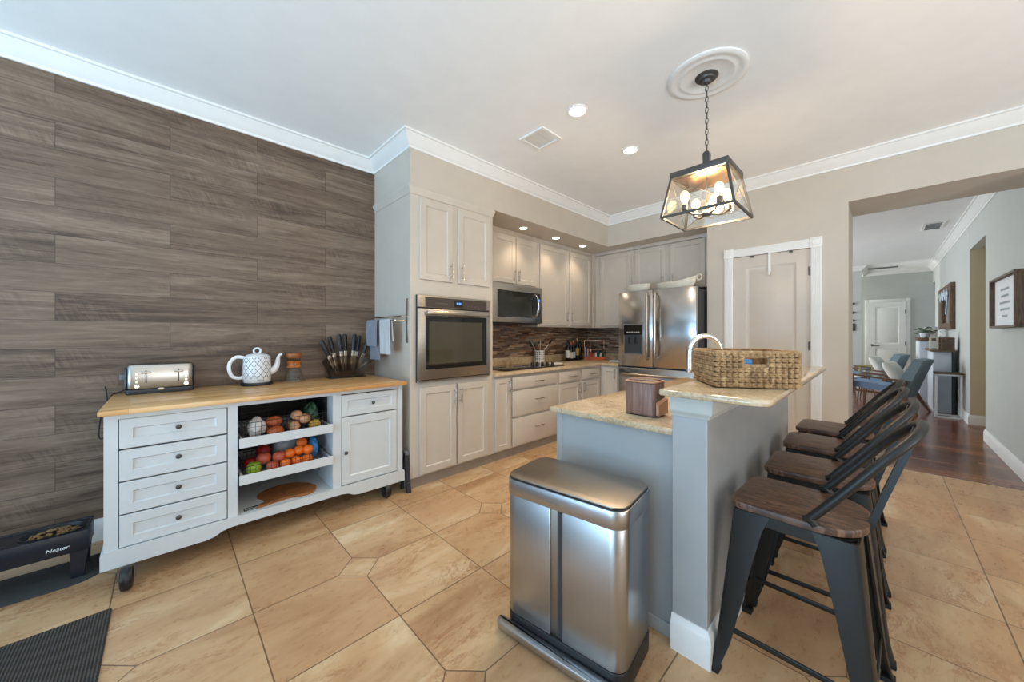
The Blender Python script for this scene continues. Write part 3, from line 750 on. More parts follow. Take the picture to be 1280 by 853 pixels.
# microwave
mw = thing('microwave', 'stainless over-the-range microwave mounted below the short upper cabinet', 'microwave', (3.02, 3.19, 1.418))
m = MB(); m.box(2.603, 3.443, 3.03, YW-0.012, 1.418, 1.869, 0.003); m.build('case', MT['dgrey'], mw)
m = MB(); m.box(2.605, 3.442, 2.998, 3.029, 1.422, 1.866, 0.004); d = m.build('front_panel', MT['steel'], mw)
m = MB(); m.box(2.672, 3.40, 2.9955, 2.998, 1.482, 1.792, 0.001, 1); m.build('door_glass', MT['dglass'], d)
m = MB(); m.box(2.70, 3.24, 2.9945, 2.9955, 1.505, 1.768); m.build('door_window', plain('microwave_window', (40, 40, 34), 0.05), d)
m = MB(); m.tube(smooth_path([(3.30, 2.996, 1.77), (3.30, 2.955, 1.73), (3.30, 2.940, 1.635), (3.30, 2.955, 1.54), (3.30, 2.996, 1.50)], 8), 0.014, 12); m.build('handle', MT['chrome'], d)
m = MB(); m.box(3.345, 3.385, 2.9945, 2.9955, 1.69, 1.72); m.build('display', MT['clock'], d)
m = MB(); m.box(2.98, 3.06, 2.9972, 2.998, 1.824, 1.836); m.build('badge', MT['nickel'], d)
m = MB(); m.box(2.64, 3.40, 3.05, 3.30, 1.410, 1.418); m.build('filter_grille', MT['dgrey'], mw)

# cooktop
ck = thing('cooktop', 'black glass cooktop with round knobs let into the tan granite worktop', 'cooktop', (3.05, 2.97, 0.89))
m = MB(); slab(m, lambda i: rrect(2.56+i, 3.56-i, 2.735+i, 3.215-i, 0.015), 0.8905, 0.898, 0.002); m.build('glass_top', MT['dglass'], ck)
m = MB()
for cx, cy, rr in ((2.75, 2.86, 0.075), (2.75, 3.08, 0.095), (3.05, 2.97, 0.11), (3.28, 3.10, 0.07)):
    for q in (rr, rr*0.7): m.tube([(cx+q*math.cos(a*PI/16), cy+q*math.sin(a*PI/16), 0.8985) for a in range(32)], 0.0008, 4, closed=True)
m.build('burner_rings', MT['mgrey'], ck)
for i in range(5):
    x, y = 3.285+0.056*i, 3.030-0.035*i
    m = MB(); m.lathe([(0.021, 0.898), (0.021, 0.902), (0.018, 0.905), (0.017, 0.926), (0.015, 0.930), (0.002, 0.930)], (x, y, 0), 20); m.box(x-0.003, x+0.003, y-0.016, y+0.016, 0.928, 0.934, 0.001, 1); m.build('knob', MT['black'], ck)

# fridge
fr = thing('fridge', 'stainless french-door fridge with water dispenser in the alcove', 'fridge', (4.55, 1.885, 0))
m = MB(); m.box(4.262, 4.93, 1.418, 2.352, 0.02, 1.80, 0.006); m.build('body', MT['dgrey'], fr)
def fdoor(y0, y1, z0, z1, name):
    """door front bowed outward along y"""
    m = MB(); n = 14; ring = []
    for k in range(n+1):
        s = k/n; y = y1 + (y0-y1)*s; ring.append((4.20 - 0.020*(1-(2*s-1)**2)**0.6, y))
    poly = ring + [(4.258, y0), (4.258, y1)]
    e = 0.004
    m.loft([[(x + (e if j <= n else 0), y, z0) for j, (x, y) in enumerate(poly)], [(x, y, z0+e) for x, y in poly], [(x, y, z1-e) for x, y in poly], [(x + (e if j <= n else 0), y, z1) for j, (x, y) in enumerate(poly)]])
    return m.build(name, MT['fsteel'], fr, ang=50)
dl = fdoor(1.908, 2.354, 0.885, 1.818, 'left_door'); dr_ = fdoor(1.416, 1.902, 0.885, 1.818, 'right_door')
dz = fdoor(1.416, 2.354, 0.48, 0.868, 'freezer_drawer'); dz2 = fdoor(1.416, 2.354, 0.06, 0.468, 'freezer_drawer')
for d, y in ((dl, 1.955), (dr_, 1.852)):
    m = MB(); m.tube(smooth_path([(4.185, y, 0.99), (4.140, y, 1.02), (4.128, y, 1.38), (4.140, y, 1.745), (4.185, y, 1.775)], 8), 0.014, 10); m.build('handle', MT['nickel'], d)
for d, z in ((dz, 0.79), (dz2, 0.40)):
    m = MB(); m.tube(smooth_path([(4.185, 1.50, z), (4.140, 1.52, z), (4.135, 1.885, z), (4.140, 2.25, z), (4.185, 2.27, z)], 8), 0.014, 10); m.build('handle', MT['nickel'], d)
dsp = MB(); dsp.box(4.178, 4.195, 2.02, 2.275, 1.03, 1.41, 0.003); dp = dsp.build('dispenser', MT['mgrey'], dl)
m = MB(); m.box(4.174, 4.178, 2.026, 2.269, 1.275, 1.404, 0.001, 1); m.build('control_panel', MT['dglass'], dp)
m = MB(); m.box(4.1745, 4.178, 2.035, 2.260, 1.045, 1.272); m.build('recess', MT['dgrey'], dp)
m = MB()
for i in range(6): m.box(4.1735, 4.174, 2.06+0.03*i, 2.078+0.03*i, 1.306, 1.314)
m.build('dispenser_keys', MT['label'], dp)
m = MB(); m.box(4.165, 4.1745, 2.09, 2.125, 1.17, 1.26, 0.004); m.box(4.165, 4.1745, 2.17, 2.205, 1.17, 1.26, 0.004); m.build('paddles', MT['black'], dp)
m = MB(); m.box(4.1815, 4.184, 1.58, 1.66, 1.752, 1.762); m.build('badge', MT['nickel'], dr_)
m = MB(); m.box(4.24, 4.30, 1.43, 1.50, 1.80, 1.822, 0.004); m.box(4.24, 4.30, 2.27, 2.34, 1.80, 1.822, 0.004); m.build('hinge_cover', MT['dgrey'], fr)

# items on top of the fridge
bw = thing('dough_bowl', 'pale oval wooden dough bowl on top of the fridge, left one', 'bowl', (4.36, 2.165, 1.8005))
def oval_bowl(t, rx, ry, h, mat):
    m = MB(); rings = []
    for k, z in ((0.55, 0.0), (0.8, 0.012), (0.95, h*0.5), (1.0, h), (0.94, h), (0.88, h*0.5), (0.72, 0.02), (0.5, 0.016)):
        rings.append([(rx*k*math.cos(2*PI*i/32), ry*k*math.sin(2*PI*i/32), z) for i in range(32)])
    m.loft(rings); m.build('bowl', mat, t, local=True)
oval_bowl(bw, 0.085, 0.165, 0.118, MT['board2'])
bw2 = thing('dough_bowl', 'long pale wooden bowl with a ring handle on top of the fridge, right one', 'bowl', (4.36, 1.70, 1.8005)); bw2.scale = (1, 1, 1.25)
m = MB(); rings = []
for k, z0 in ((0.55, 0.0), (0.8, 0.012), (0.97, 0.05), (1.0, 0.085), (0.94, 0.085), (0.9, 0.05), (0.72, 0.02), (0.5, 0.016)):
    rg = []
    for i in range(36):
        a = 2*PI*i/36; y = 0.235*k*math.sin(a); x = 0.085*k*math.cos(a)*(1.0 - 0.25*max(0, -math.sin(a)))
        lift = 0.040*max(0.0, -y/0.235)**1.6 * (z0/0.085)
        rg.append((x, y, z0 + lift))
    rings.append(rg)
m.loft(rings); m.build('bowl', MT['board2'], bw2, local=True)
m = MB(); m.tube([(0.0, -0.262+0.028*math.cos(a*PI/10), 0.108+0.024*math.sin(a*PI/10)) for a in range(20)], 0.008, 8, closed=True); m.build('ring_handle', MT['board2'], bw2, local=True)

# ------------------------------------------------------------------ island
il = thing('island_cabinet', 'light grey painted island cabinet behind the steel bin', 'island', (2.4, 0.9, 0))
m = MB(); m.box(1.53, 3.30, 0.6, 1.205, 0.07, 0.858, 0.001, 1); m.box(1.53, 3.30, 0.6, 1.15, 0, 0.07); m.build('body', MT['isl'], il)
m = MB(); m.box(1.522, 1.5295, 1.190, 1.2055, 0.07, 0.858); m.box(1.522, 3.30, 1.2056, 1.222, 0.07, 0.858); m.build('corner_stile', MT['isl'], il)
m = MB(); m.box(1.518, 1.53, 0.6, 1.19, 0.0, 0.06, 0.004); m.build('shoe_moulding', MT['isl'], il)
for i in range(3):
    mb = MB(Matrix.Translation((0, 1.222, 0)) @ Matrix.Rotation(PI, 4, 'Z')); mb.shaker(-(1.56+0.58*i+0.56), -(1.56+0.58*i), 0.10, 0.84, 0.0005); d = mb.build('door', MT['isl'], il)
m = MB(); slab(m, lambda i: [(1.50+i, 0.599), (3.36-i, 0.599), (3.36-i, 1.25-i), (1.50+i, 1.25-i)], 0.860, 0.890, 0.007)
put(m.build('island_worktop', MT['granite']), 'lower tan granite worktop on the grey island cabinet', 'worktop')
m = MB(); slab(m, lambda i: rrect(1.43+i, 3.24-i, 0.255+i, 0.627-i, (0.012, 0.012, 0.06, 0.06), 8), 1.0335, 1.060, 0.008)
put(m.build('raised_worktop', MT['granite']), 'raised tan granite bar top on the island half wall', 'worktop')

# faucet
fa = thing('faucet', 'chrome arched faucet on the island worktop behind the woven basket', 'faucet', (2.43, 0.675, 0.8905))
m = MB(); m.lathe([(0.028, 0.0), (0.028, 0.006), (0.02, 0.02), (0.017, 0.05), (0.017, 0.10)], n=20); m.build('base', MT['chrome'], fa, local=True)
dv = Vector((-0.155, 0.132, 0)); L_ = dv.length; dv.normalize(); r_ = L_/2
pts = [(0, 0, 0.09), (0, 0, 0.20)] + [tuple(dv*(r_ - r_*math.cos(a*PI/14)) + Vector((0, 0, 0.28 + r_*math.sin(a*PI/14)))) for a in range(15)] + [tuple(dv*L_ + Vector((0, 0, 0.22)))]
m = MB(); m.tube(pts, 0.0150, 14); m.build('spout', MT['chrome'], fa, local=True)
m = MB(); m.cyl(dv*L_ + Vector((0, 0, 0.225)), dv*L_ + Vector((0, 0, 0.16)), 0.016, 0.018, 16); m.build('spray_head', MT['chrome'], fa, local=True)
m = MB(); m.cyl((0, -0.017, 0.07), (0.0, -0.035, 0.075), 0.01, n=12); m.tube([(0, -0.035, 0.075), (0.03, -0.04, 0.10), (0.06, -0.042, 0.115)], 0.006, 8); m.build('lever', MT['chrome'], fa, local=True)

# brown wood-grain box
bx = thing('countertop_box', 'brown wood-grain box with rounded corners and pull-out tray on the lower island worktop', 'box', (1.69, 0.806, 0.8905))
m = MB(); slab(m, lambda i: rrect(-0.063+i, 0.063-i, -0.077+i, 0.077-i, 0.022, 6), 0.004, 0.158, 0.004); m.build('body', MT['brown'], bx, local=True)
m = MB(); slab(m, lambda i: rrect(-0.066+i, 0.066-i, -0.080+i, 0.080-i, 0.024, 6), 0.159, 0.167, 0.003); m.build('rim', MT['tan'], bx, local=True)
m = MB(); slab(m, lambda i: rrect(-0.052+i, 0.052-i, -0.066+i, 0.066-i, 0.018, 6), 0.1672, 0.174, 0.003); m.build('lid', MT['brown'], bx, local=True)
m = MB(); m.box(-0.046, 0.048, -0.0778, -0.0766, 0.012, 0.112, 0.0, 1); m.build('opening', MT['rustic'], bx, local=True)
m = MB(); m.loft([[(x, y, 0.010) for x, y in ((-0.05, -0.0782), (-0.05, -0.092), (0.052, -0.092), (0.052, -0.0782))], [(x, y, z) for x, y, z in ((-0.05, -0.0782, 0.070), (-0.05, -0.090, 0.058), (0.052, -0.090, 0.078), (0.052, -0.0782, 0.086))]]); m.build('tray', MT['tan'], bx, local=True)
m = MB(); m.box(-0.06, 0.06, -0.072, 0.072, 0, 0.005, 0.001, 1); m.build('base', MT['black'], bx, local=True)

# woven basket
ang = math.atan2(0.219-0.477, 1.80-1.625)
bk = thing('woven_basket', 'rectangular seagrass basket with cut-out handles on the raised bar top', 'basket', (1.625, 0.477, 1.0605), ang)
BL, BD, BH = 0.312, 0.285, 0.150
m = MB()
# inner shell
m.box(0.008, BL-0.008, 0.008, BD-0.008, 0.002, 0.010)
hx0, hx1, hz0, hz1 = BL*0.36, BL*0.64, 0.098, 0.124
for y0, y1 in ((0.008, 0.014), (BD-0.014, BD-0.008)):
    m.box(0.008, hx0, y0, y1, 0.01, BH-0.006); m.box(hx1, BL-0.008, y0, y1, 0.01, BH-0.006); m.box(hx0, hx1, y0, y1, 0.01, hz0); m.box(hx0, hx1, y0, y1, hz1, BH-0.006)
for x0, x1 in ((0.008, 0.014), (BL-0.014, BL-0.008)): m.box(x0, x1, 0.008, BD-0.008, 0.01, BH-0.006)
m.build('liner', MT['wick'], bk, local=True)
m = MB(); rows = 7; rh = (BH-0.006)/rows
def strand(mb, p, q, out, r):
    p = Vector(p); q = Vector(q); o = Vector(out)
    mb.tube([p - o*0.003, p*0.7+q*0.3 + o*0.004, p*0.3+q*0.7 + o*0.004, q - o*0.003], [r*0.5, r, r, r*0.5], 6)
for k in range(rows):
    zc = 0.004 + rh*(k+0.5)
    for side in range(4):
        L = BL if side % 2 == 0 else BD; n = int(L/0.021)
        for i in range(n):
            s0, s1 = L*(i-0.15)/n, L*(i+1.15)/n
            mid = (s0+s1)/2
            if side % 2 == 0 and hz0-0.004 < zc < hz1+0.004 and hx0 < mid < hx1: continue
            for hh in (-1, 1):
                za, zb = zc + hh*rh*0.05, zc + hh*rh*0.38
                if side == 0: a, b, o = (s0, 0.004, za), (s1, 0.004, zb), (0, -1, 0)
                elif side == 2: a, b, o = (s0, BD-0.004, za), (s1, BD-0.004, zb), (0, 1, 0)
                elif side == 1: a, b, o = (0.004, s0, za), (0.004, s1, zb), (-1, 0, 0)
                else: a, b, o = (BL-0.004, s0, za), (BL-0.004, s1, zb), (1, 0, 0)
                strand(m, a, b, o, rh*0.27)
m.build('weave', MT['wick'], bk, local=True)
m = MB(); m.tube([(0.006, 0.006, BH-0.004), (BL-0.006, 0.006, BH-0.004), (BL-0.006, BD-0.006, BH-0.004), (0.006, BD-0.006, BH-0.004)], 0.008, 8, closed=True); m.build('rim', MT['wick'], bk, local=True)
bc = thing('blue_box', 'small blue packet lying inside the woven basket', 'packet', (1.70, 0.43, 1.071), ang)
m = MB(); m.box(0.0, 0.075, 0.0, 0.05, 0.0, 0.105, 0.004); m.build('packet', MT['bluebag'], bc, local=True)
m = MB(); m.box(0.012, 0.063, -0.0008, 0.0, 0.02, 0.07); m.build('printed_label', MT['white'], bc, local=True)

# steel bin
bn = thing('steel_bin', 'two-compartment stainless steel step bin in front of the grey island', 'bin', (1.255, 0.905, 0), R(-82.5))
LX, LY = 0.272, 0.156
def bpoly(g): return rrect(-LX+g, LX-g, -LY+g, LY-g, (0.05, 0.05, 0.06, 0.06), 10)
m = MB(); slab(m, lambda i: bpoly(0.002+i), 0.0, 0.078, 0.006); m.build('base', MT['black'], bn, local=True)
m = MB(); slab(m, lambda i: rrect(-LX+0.02+i, LX-0.02-i, -LY+0.014+i, LY-0.012-i, 0.03, 6), 0.078, 0.585, 0.002); m.build('inner_body', MT['lidsteel'], bn, local=True)
m = MB(); m.box(-0.004, 0.020, -LY+0.0125, -LY+0.014, 0.08, 0.583); m.build('channel_strip', MT['dgrey'], bn, local=True)
def half(x0, x1, l):
    r = 0.05
    def f(i):
        rs = (0.0005, 0.05, 0.055, 0.004) if l else (0.05, 0.0005, 0.004, 0.055)
        return rrect(x0+i, x1-i, -LY+0.005+i, LY-0.005-i, rs, 10)
    return f
m = MB(); slab(m, half(-LX+0.005, -0.034, True), 0.0785, 0.585, 0.002); m.build('steel_shell', MT['tsteel'], bn, local=True)
m = MB(); slab(m, half(0.021, LX-0.005, False), 0.0785, 0.585, 0.002); m.build('steel_shell', MT['tsteel'], bn, local=True)
m = MB(); slab(m, lambda i: bpoly(i), 0.586, 0.654, 0.003); m.build('lid_rim', MT['tsteel'], bn, local=True)
m = MB(); slab(m, lambda i: bpoly(0.004+i), 0.654, 0.658, 0.001); m.build('seal', MT['black'], bn, local=True)
m = MB(); slab(m, lambda i: bpoly(0.005+i), 0.658, 0.667, 0.003); m.build('lid', MT['lidsteel'], bn, local=True)
m = MB(); slab(m, lambda i: rrect(-LX-0.012+i, LX-0.01-i, -LY-0.046+i, -LY+0.0-i, (0.004, 0.012, 0.03, 0.02), 6), 0.018, 0.050, 0.006); m.build('pedal_bar', MT['tsteel'], bn, local=True)
text_mesh('maker_mark', 'simplehuman', 0.013, 0.0003, Matrix.Translation((-0.02, -LY-0.0003, 0.614)) @ Matrix.Rotation(PI/2, 4, 'X'), MT['mgrey'], bn)

# bar stools
def make_stool():
    t = thing('bar_stool', 'x', 'stool', (0, 0, 0), group='metal bar stools along the island bar')
    SX, SY, ZT = 0.178, 0.190, 0.655
    m = MB(); rings = []
    for g, z in ((0.008, ZT-0.030), (0.001, ZT-0.026), (0.0, ZT-0.010), (0.002, ZT-0.003), (0.008, ZT), ):
        rings.append([(x, y, z) for x, y in rrect(-SX+g, SX-g, -SY+g, SY-g, (0.05, 0.05, 0.135, 0.135), 10)])
    m.loft(rings); m.build('seat', MT['seat'], t, local=True)
    m = MB()
    outer = rrect(-0.165, 0.165, -0.172, 0.172, 0.075, 8); inner = rrect(-0.150, 0.150, -0.157, 0.157, 0.065, 8)
    m.loft([[(x, y, 0.585) for x, y in outer], [(x, y, 0.624) for x, y in outer], [(x, y, 0.624) for x, y in inner], [(x, y, 0.585) for x, y in inner], [(x, y, 0.585) for x, y in outer]], caps=False)
    m.build('seat_frame', MT['gun'], t, local=True)
    for sx in (-1, 1):
        for sy in (-1, 1):
            m = MB(); rings = []
            for z, px, py, w in ((0.622, 0.166, 0.173, 0.115), (0.56, 0.172, 0.180, 0.098), (0.42, 0.184, 0.193, 0.080), (0.26, 0.197, 0.208, 0.064), (0.12, 0.209, 0.221, 0.048), (0.06, 0.218, 0.230, 0.038), (0.018, 0.228, 0.240, 0.034)):
                th = 0.007; c = 0.016
                # L-shaped pressed-steel section with a rounded outer corner
                prof = [(-w, 0), (-c, 0), (-c*0.3, -c*0.3), (0, -c), (0, -w), (-th, -w), (-th, -c-th*0.6), (-c*0.5-th, -c*0.5-th), (-c-th*0.6, -th), (-w, -th)]
                rings.append([(sx*(px + a), sy*(py + b), z) for a, b in prof])
            m.loft(rings); lg = m.build('leg', MT['gun'], t, local=True)
            m = MB(); m.box(sx*0.232, sx*0.192, sy*0.244, sy*0.204, 0.0, 0.02, 0.004); m.build('foot_cap', MT['rubber'], lg, local=True)
    for sx in (-1, 1):
        m = MB(); m.box(sx*0.196-0.004, sx*0.196+0.004, -0.19, 0.19, 0.165, 0.185, 0.003); m.build('stretcher', MT['gun'], t, local=True)
    for sy in (-1, 1):
        m = MB(); m.box(-0.18, 0.18, sy*0.207-0.004, sy*0.207+0.004, 0.165, 0.185, 0.003); m.build('stretcher', MT['gun'], t, local=True)
    hoop = smooth_path([(-0.172, -0.055, 0.668), (-0.168, -0.135, 0.775), (-0.155, -0.215, 0.885), (-0.105, -0.285, 0.970), (0, -0.305, 0.995), (0.105, -0.285, 0.970), (0.155, -0.215, 0.885), (0.168, -0.135, 0.775), (0.172, -0.055, 0.668)], 7)
    m = MB(); m.tube(hoop, 0.0138, 12)
    for s in (-1, 1): m.tube([(s*0.172, -0.070, 0.650), (s*0.172, -0.055, 0.668), (s*0.172, -0.037, 0.662)], [0.014, 0.016, 0.010], 10)
    m.build('back_hoop', MT['gun'], t, local=True)
    m = MB(); m.loft([[(-0.022, y-0.004, z), (0.022, y-0.004, z), (0.022, y+0.012, z+0.012), (-0.022, y+0.012, z+0.012)] for y, z in ((-0.176, 0.60), (-0.196, 0.64), (-0.225, 0.74), (-0.262, 0.86), (-0.296, 0.975))]); m.build('back_splat', MT['gun'], t, local=True)
    return t
st0 = make_stool()
st_lab = ['gunmetal bar stool with walnut seat nearest the camera, by the island column',
          'gunmetal bar stool with walnut seat, second from the island column',
          'gunmetal bar stool with walnut seat, third from the island column',
          'gunmetal bar stool with walnut seat farthest from the camera, nearest the pantry door']
for i, (x, y) in enumerate(((1.712, 0.212), (2.215, 0.205), (2.745, 0.215), (3.245, 0.215))):
    o = st0 if i == 0 else copy_tree(st0)
    o.location = (x, y, 0); o['label'] = st_lab[i]; o.rotation_euler = (0, 0, R((-2, 1, 2, -1)[i]))

# ------------------------------------------------------------------ rolling cart
ct = thing('kitchen_cart', 'white rolling kitchen cart with butcher-block top against the plank wall', 'cart', (0.57, 3.0, 0))
CX0, CX1, CY0, CY1 = -0.225, 1.368, 2.685, 3.36
m = MB()
m.box(CX0, -0.205, CY0, CY1, 0.11, 0.878)                        # sides and dividers
m.box(CX1-0.02, CX1, CY0, CY1, 0.11, 0.878)
m.box(0.286, 0.306, CY0+0.02, CY1, 0.19, 0.878); m.box(0.842, 0.862, CY0+0.02, CY1, 0.19, 0.878)
m.box(-0.205, CX1-0.02, CY0+0.02, CY1, 0.172, 0.190)             # floor
m.box(-0.205, CX1-0.02, CY1-0.012, CY1, 0.19, 0.878)             # back
# face frame
for a, b in ((-0.205, -0.176), (0.260, 0.306), (0.842, 0.898), (1.323, CX1-0.02)): m.box(a, b, CY0, CY0+0.02, 0.19, 0.878)
for a, b in ((-0.176, 0.260), (0.306, 0.842), (0.898, 1.323)): m.box(a, b, CY0, CY0+0.02, 0.850, 0.878)
m.build('body', MT['cart'], ct)
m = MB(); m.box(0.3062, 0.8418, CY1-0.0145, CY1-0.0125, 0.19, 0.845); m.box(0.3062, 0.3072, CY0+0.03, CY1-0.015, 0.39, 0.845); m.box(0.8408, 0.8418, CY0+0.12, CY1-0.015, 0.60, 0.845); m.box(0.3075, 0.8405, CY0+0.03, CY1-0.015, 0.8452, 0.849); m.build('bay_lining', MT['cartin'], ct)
# skirt with arched lower edge
m = MB(Matrix(((1, 0, 0, 0), (0, 0, 1, 0), (0, 1, 0, 0), (0, 0, 0, 1))))
sk = [(CX0-0.012, 0.105), (0.16, 0.105), (0.20, 0.112), (0.235, 0.132), (0.28, 0.140), (0.90, 0.140), (0.945, 0.132), (0.98, 0.112), (1.02, 0.105), (CX1+0.012, 0.105), (CX1+0.012, 0.180), (CX1+0.004, 0.192), (CX0-0.004, 0.192), (CX0-0.012, 0.180)]
m.prism(sk, CY0-0.014, CY0-0.0005)
m.build('skirt', MT['cart'], ct)
m = MB(); m.box(CX0-0.012, CX0-0.0005, CY0-0.0005, CY1, 0.105, 0.185, 0.002, 1); m.box(CX1+0.0005, CX1+0.012, CY0-0.0005, CY1, 0.105, 0.185, 0.002, 1); m.build('skirt', MT['cart'], ct)
m = MB(); slab(m, lambda i: [(CX0-0.016+i, 2.628+i), (CX1+0.010-i, 2.628+i), (CX1+0.010-i, 3.370-i), (CX0-0.016+i, 3.370-i)], 0.879, 0.905, 0.003); m.build('worktop', MT['butcher'], ct)
def knob(mb, x, z, y):
    mb.cyl((x, y, z), (x, y-0.018, z), 0.005, n=12); mb.ball((x, y-0.022, z), (0.013, 0.008, 0.013), 14, 8)
MC = Matrix.Translation((0, CY0, 0))
for i, (a, b) in enumerate(((0.696, 0.848), (0.531, 0.688), (0.362, 0.524), (0.194, 0.355))):
    mb = MB(Matrix.Translation((0, CY0+0.018, 0))); mb.shaker(-0.173, 0.256, a, b, 0.0005, 0.0185, 0.048, 0.006, 0.008); d = mb.build('drawer', MT['cart'], ct)
    mb = MB(); knob(mb, 0.048, (a+b)/2 + 0.004, CY0+0.006); mb.build('knob', MT['bronze'], d)
mb = MB(Matrix.Translation((0, CY0+0.018, 0))); mb.shaker(0.901, 1.320, 0.688, 0.842, 0.0005, 0.0185, 0.042, 0.006, 0.008); d = mb.build('drawer', MT['cart'], ct)
mb = MB(); knob(mb, 1.125, 0.766, CY0+0.006); mb.build('knob', MT['bronze'], d)
mb = MB(Matrix.Translation((0, CY0+0.018, 0))); mb.shaker(0.901, 1.320, 0.196, 0.680, 0.0005, 0.0185, 0.055, 0.008, 0.008); d = mb.build('door', MT['cart'], ct)
mb = MB(); knob(mb, 0.925, 0.43, CY0-0.001); mb.build('knob', MT['bronze'], d)
TR = (0.604, 0.382)
for z in TR:
    m = MB(); m.box(0.312, 0.836, 2.655, 2.668, z-0.006, z+0.052, 0.002, 1); m.box(0.320, 0.332, 2.668, 3.25, z-0.004, z+0.045); m.box(0.816, 0.828, 2.668, 3.25, z-0.004, z+0.045); m.box(0.332, 0.816, 2.668, 3.25, z-0.004, z+0.006); m.box(0.332, 0.816, 3.24, 3.25, z+0.006, z+0.045)
    tr = m.build('sliding_tray', MT['cart'], ct)
    m = MB(); m.box(0.3073, 0.3195, 2.72, 3.25, z+0.004, z+0.03); m.box(0.8285, 0.8407, 2.82, 3.25, z+0.004, z+0.03); m.build('slide_rail', MT['dgrey'], tr)
for x, y in ((-0.145, 2.722), (1.24, 2.745), (-0.14, 3.28), (1.235, 3.28)):
    q = 0.088 if x < 0 and y < 3 else 0.038
    m = MB(); m.box(x-0.03, x+0.03, y-0.03, y+0.03, 0.150, 0.1715); m.cyl((x, y, 0.15), (x, y, 0.115), 0.02, n=16)
    for s in (-1, 1): m.loft([[(x+s*0.030, y-0.012, 0.122), (x+s*0.030, y+0.02, 0.122), (x+s*0.030, y-q+0.012, 0.050), (x+s*0.030, y-q-0.012, 0.050)], [(x+s*0.034, y-0.012, 0.122), (x+s*0.034, y+0.02, 0.122), (x+s*0.034, y-q+0.012, 0.050), (x+s*0.034, y-q-0.012, 0.050)]])
    m.box(x-0.034, x+0.034, y-0.02, y+0.022, 0.120, 0.130)
    cs = m.build('caster', MT['bronze'], ct)
    m = MB(Matrix.Translation((x, y-q, 0.0565)) @ Matrix.Rotation(PI/2, 4, 'Y') @ Matrix.Diagonal((1.25, 1.25, 1.5, 1)))
    m.lathe([(0.012, -0.017), (0.030, -0.016), (0.041, -0.013), (0.045, -0.006), (0.045, 0.006), (0.041, 0.013), (0.030, 0.016), (0.012, 0.017)], n=28); m.build('wheel', MT['black'], cs)

# things on the cart top
TZ = 0.9055
ts = thing('toaster', 'wide four-slice stainless toaster at the left end of the cart top', 'toaster', (-0.025, 3.29, TZ))
m = MB(); slab(m, lambda i: rrect(-0.158+i, 0.158-i, -0.073+i, 0.073-i, 0.02), 0.0, 0.030, 0.004); m.build('base', MT['dgrey'], ts, local=True)
m = MB(); slab(m, lambda i: rrect(-0.155+i, 0.155-i, -0.072+i, 0.072-i, 0.028), 0.030, 0.185, 0.012); m.build('body', MT['steel'], ts, local=True)
m = MB()
for s in (-1, 1): m.loft([[(s*0.1545, y, z) for y, z in rrect(-0.060, 0.060, 0.032, 0.172, 0.02)], [(s*0.162, y, z) for y, z in rrect(-0.055, 0.055, 0.036, 0.168, 0.02)]])
m.build('end_cap', MT['dgrey'], ts, local=True)
m = MB()
for y in (-0.034, 0.024):
    for x in (-0.075, 0.075): m.box(x-0.062, x+0.062, y-0.012, y+0.012, 0.184, 0.1856)
m.build('bread_slot', MT['black'], ts, local=True)
for x in (-0.068, 0.092-0.010):
    m = MB(); m.box(x-0.003, x+0.003, -0.0735, -0.0715, 0.070, 0.150); m.build('lever_slot', MT['black'], ts, local=True)
    m = MB(); m.box(x-0.003, x+0.003, -0.084, -0.073, 0.133, 0.139); m.box(x-0.022, x+0.022, -0.096, -0.082, 0.130, 0.142, 0.004); m.build('lever', MT['nickel'], ts, local=True)
for s, x in ((-1, -0.108), (1, 0.118)):
    for k in range(3):
        m = MB(); m.cyl((x, -0.071, 0.078+0.024*k), (x, -0.077, 0.078+0.024*k), 0.008, 0.007, 16); m.build('button', MT['nickel'], ts, local=True)
    m = MB(); m.cyl((x, -0.071, 0.052), (x, -0.084, 0.052), 0.014, 0.012, 20); m.build('dial', MT['nickel'], ts, local=True)
m = MB(); m.ball((0, -0.0735, 0.026), (0.017, 0.004, 0.010), 18, 8); m.build('badge', MT['nickel'], ts, local=True)
m = MB(); m.tube(smooth_path([(-0.155, 0.03, 0.03), (-0.19, 0.02, 0.012), (-0.215, -0.01, 0.006), (-0.2245, 0.0, -0.02), (-0.262, 0.045, -0.12), (-0.275, 0.06, -0.24), (-0.262, 0.055, -0.27), (-0.24, 0.060, -0.22), (-0.24, 0.07, -0.05), (-0.25, 0.075, 0.05)], 8), 0.0035, 8); m.build('power_cord', MT['black'], ts, local=True)

ou = thing('wall_outlet', 'dark wall outlet with plug just left of the toaster', 'outlet', (-0.19, YW-0.001, 1.02))
m = MB(); m.box(-0.225, -0.155, YW-0.006, YW-0.0005, 0.955, 1.06, 0.002); m.build('cover_plate', MT['rustic'], ou)
m = MB(); m.box(-0.215, -0.18, YW-0.030, YW-0.006, 0.99, 1.025, 0.005); m.build('plug', MT['mgrey'], ou)

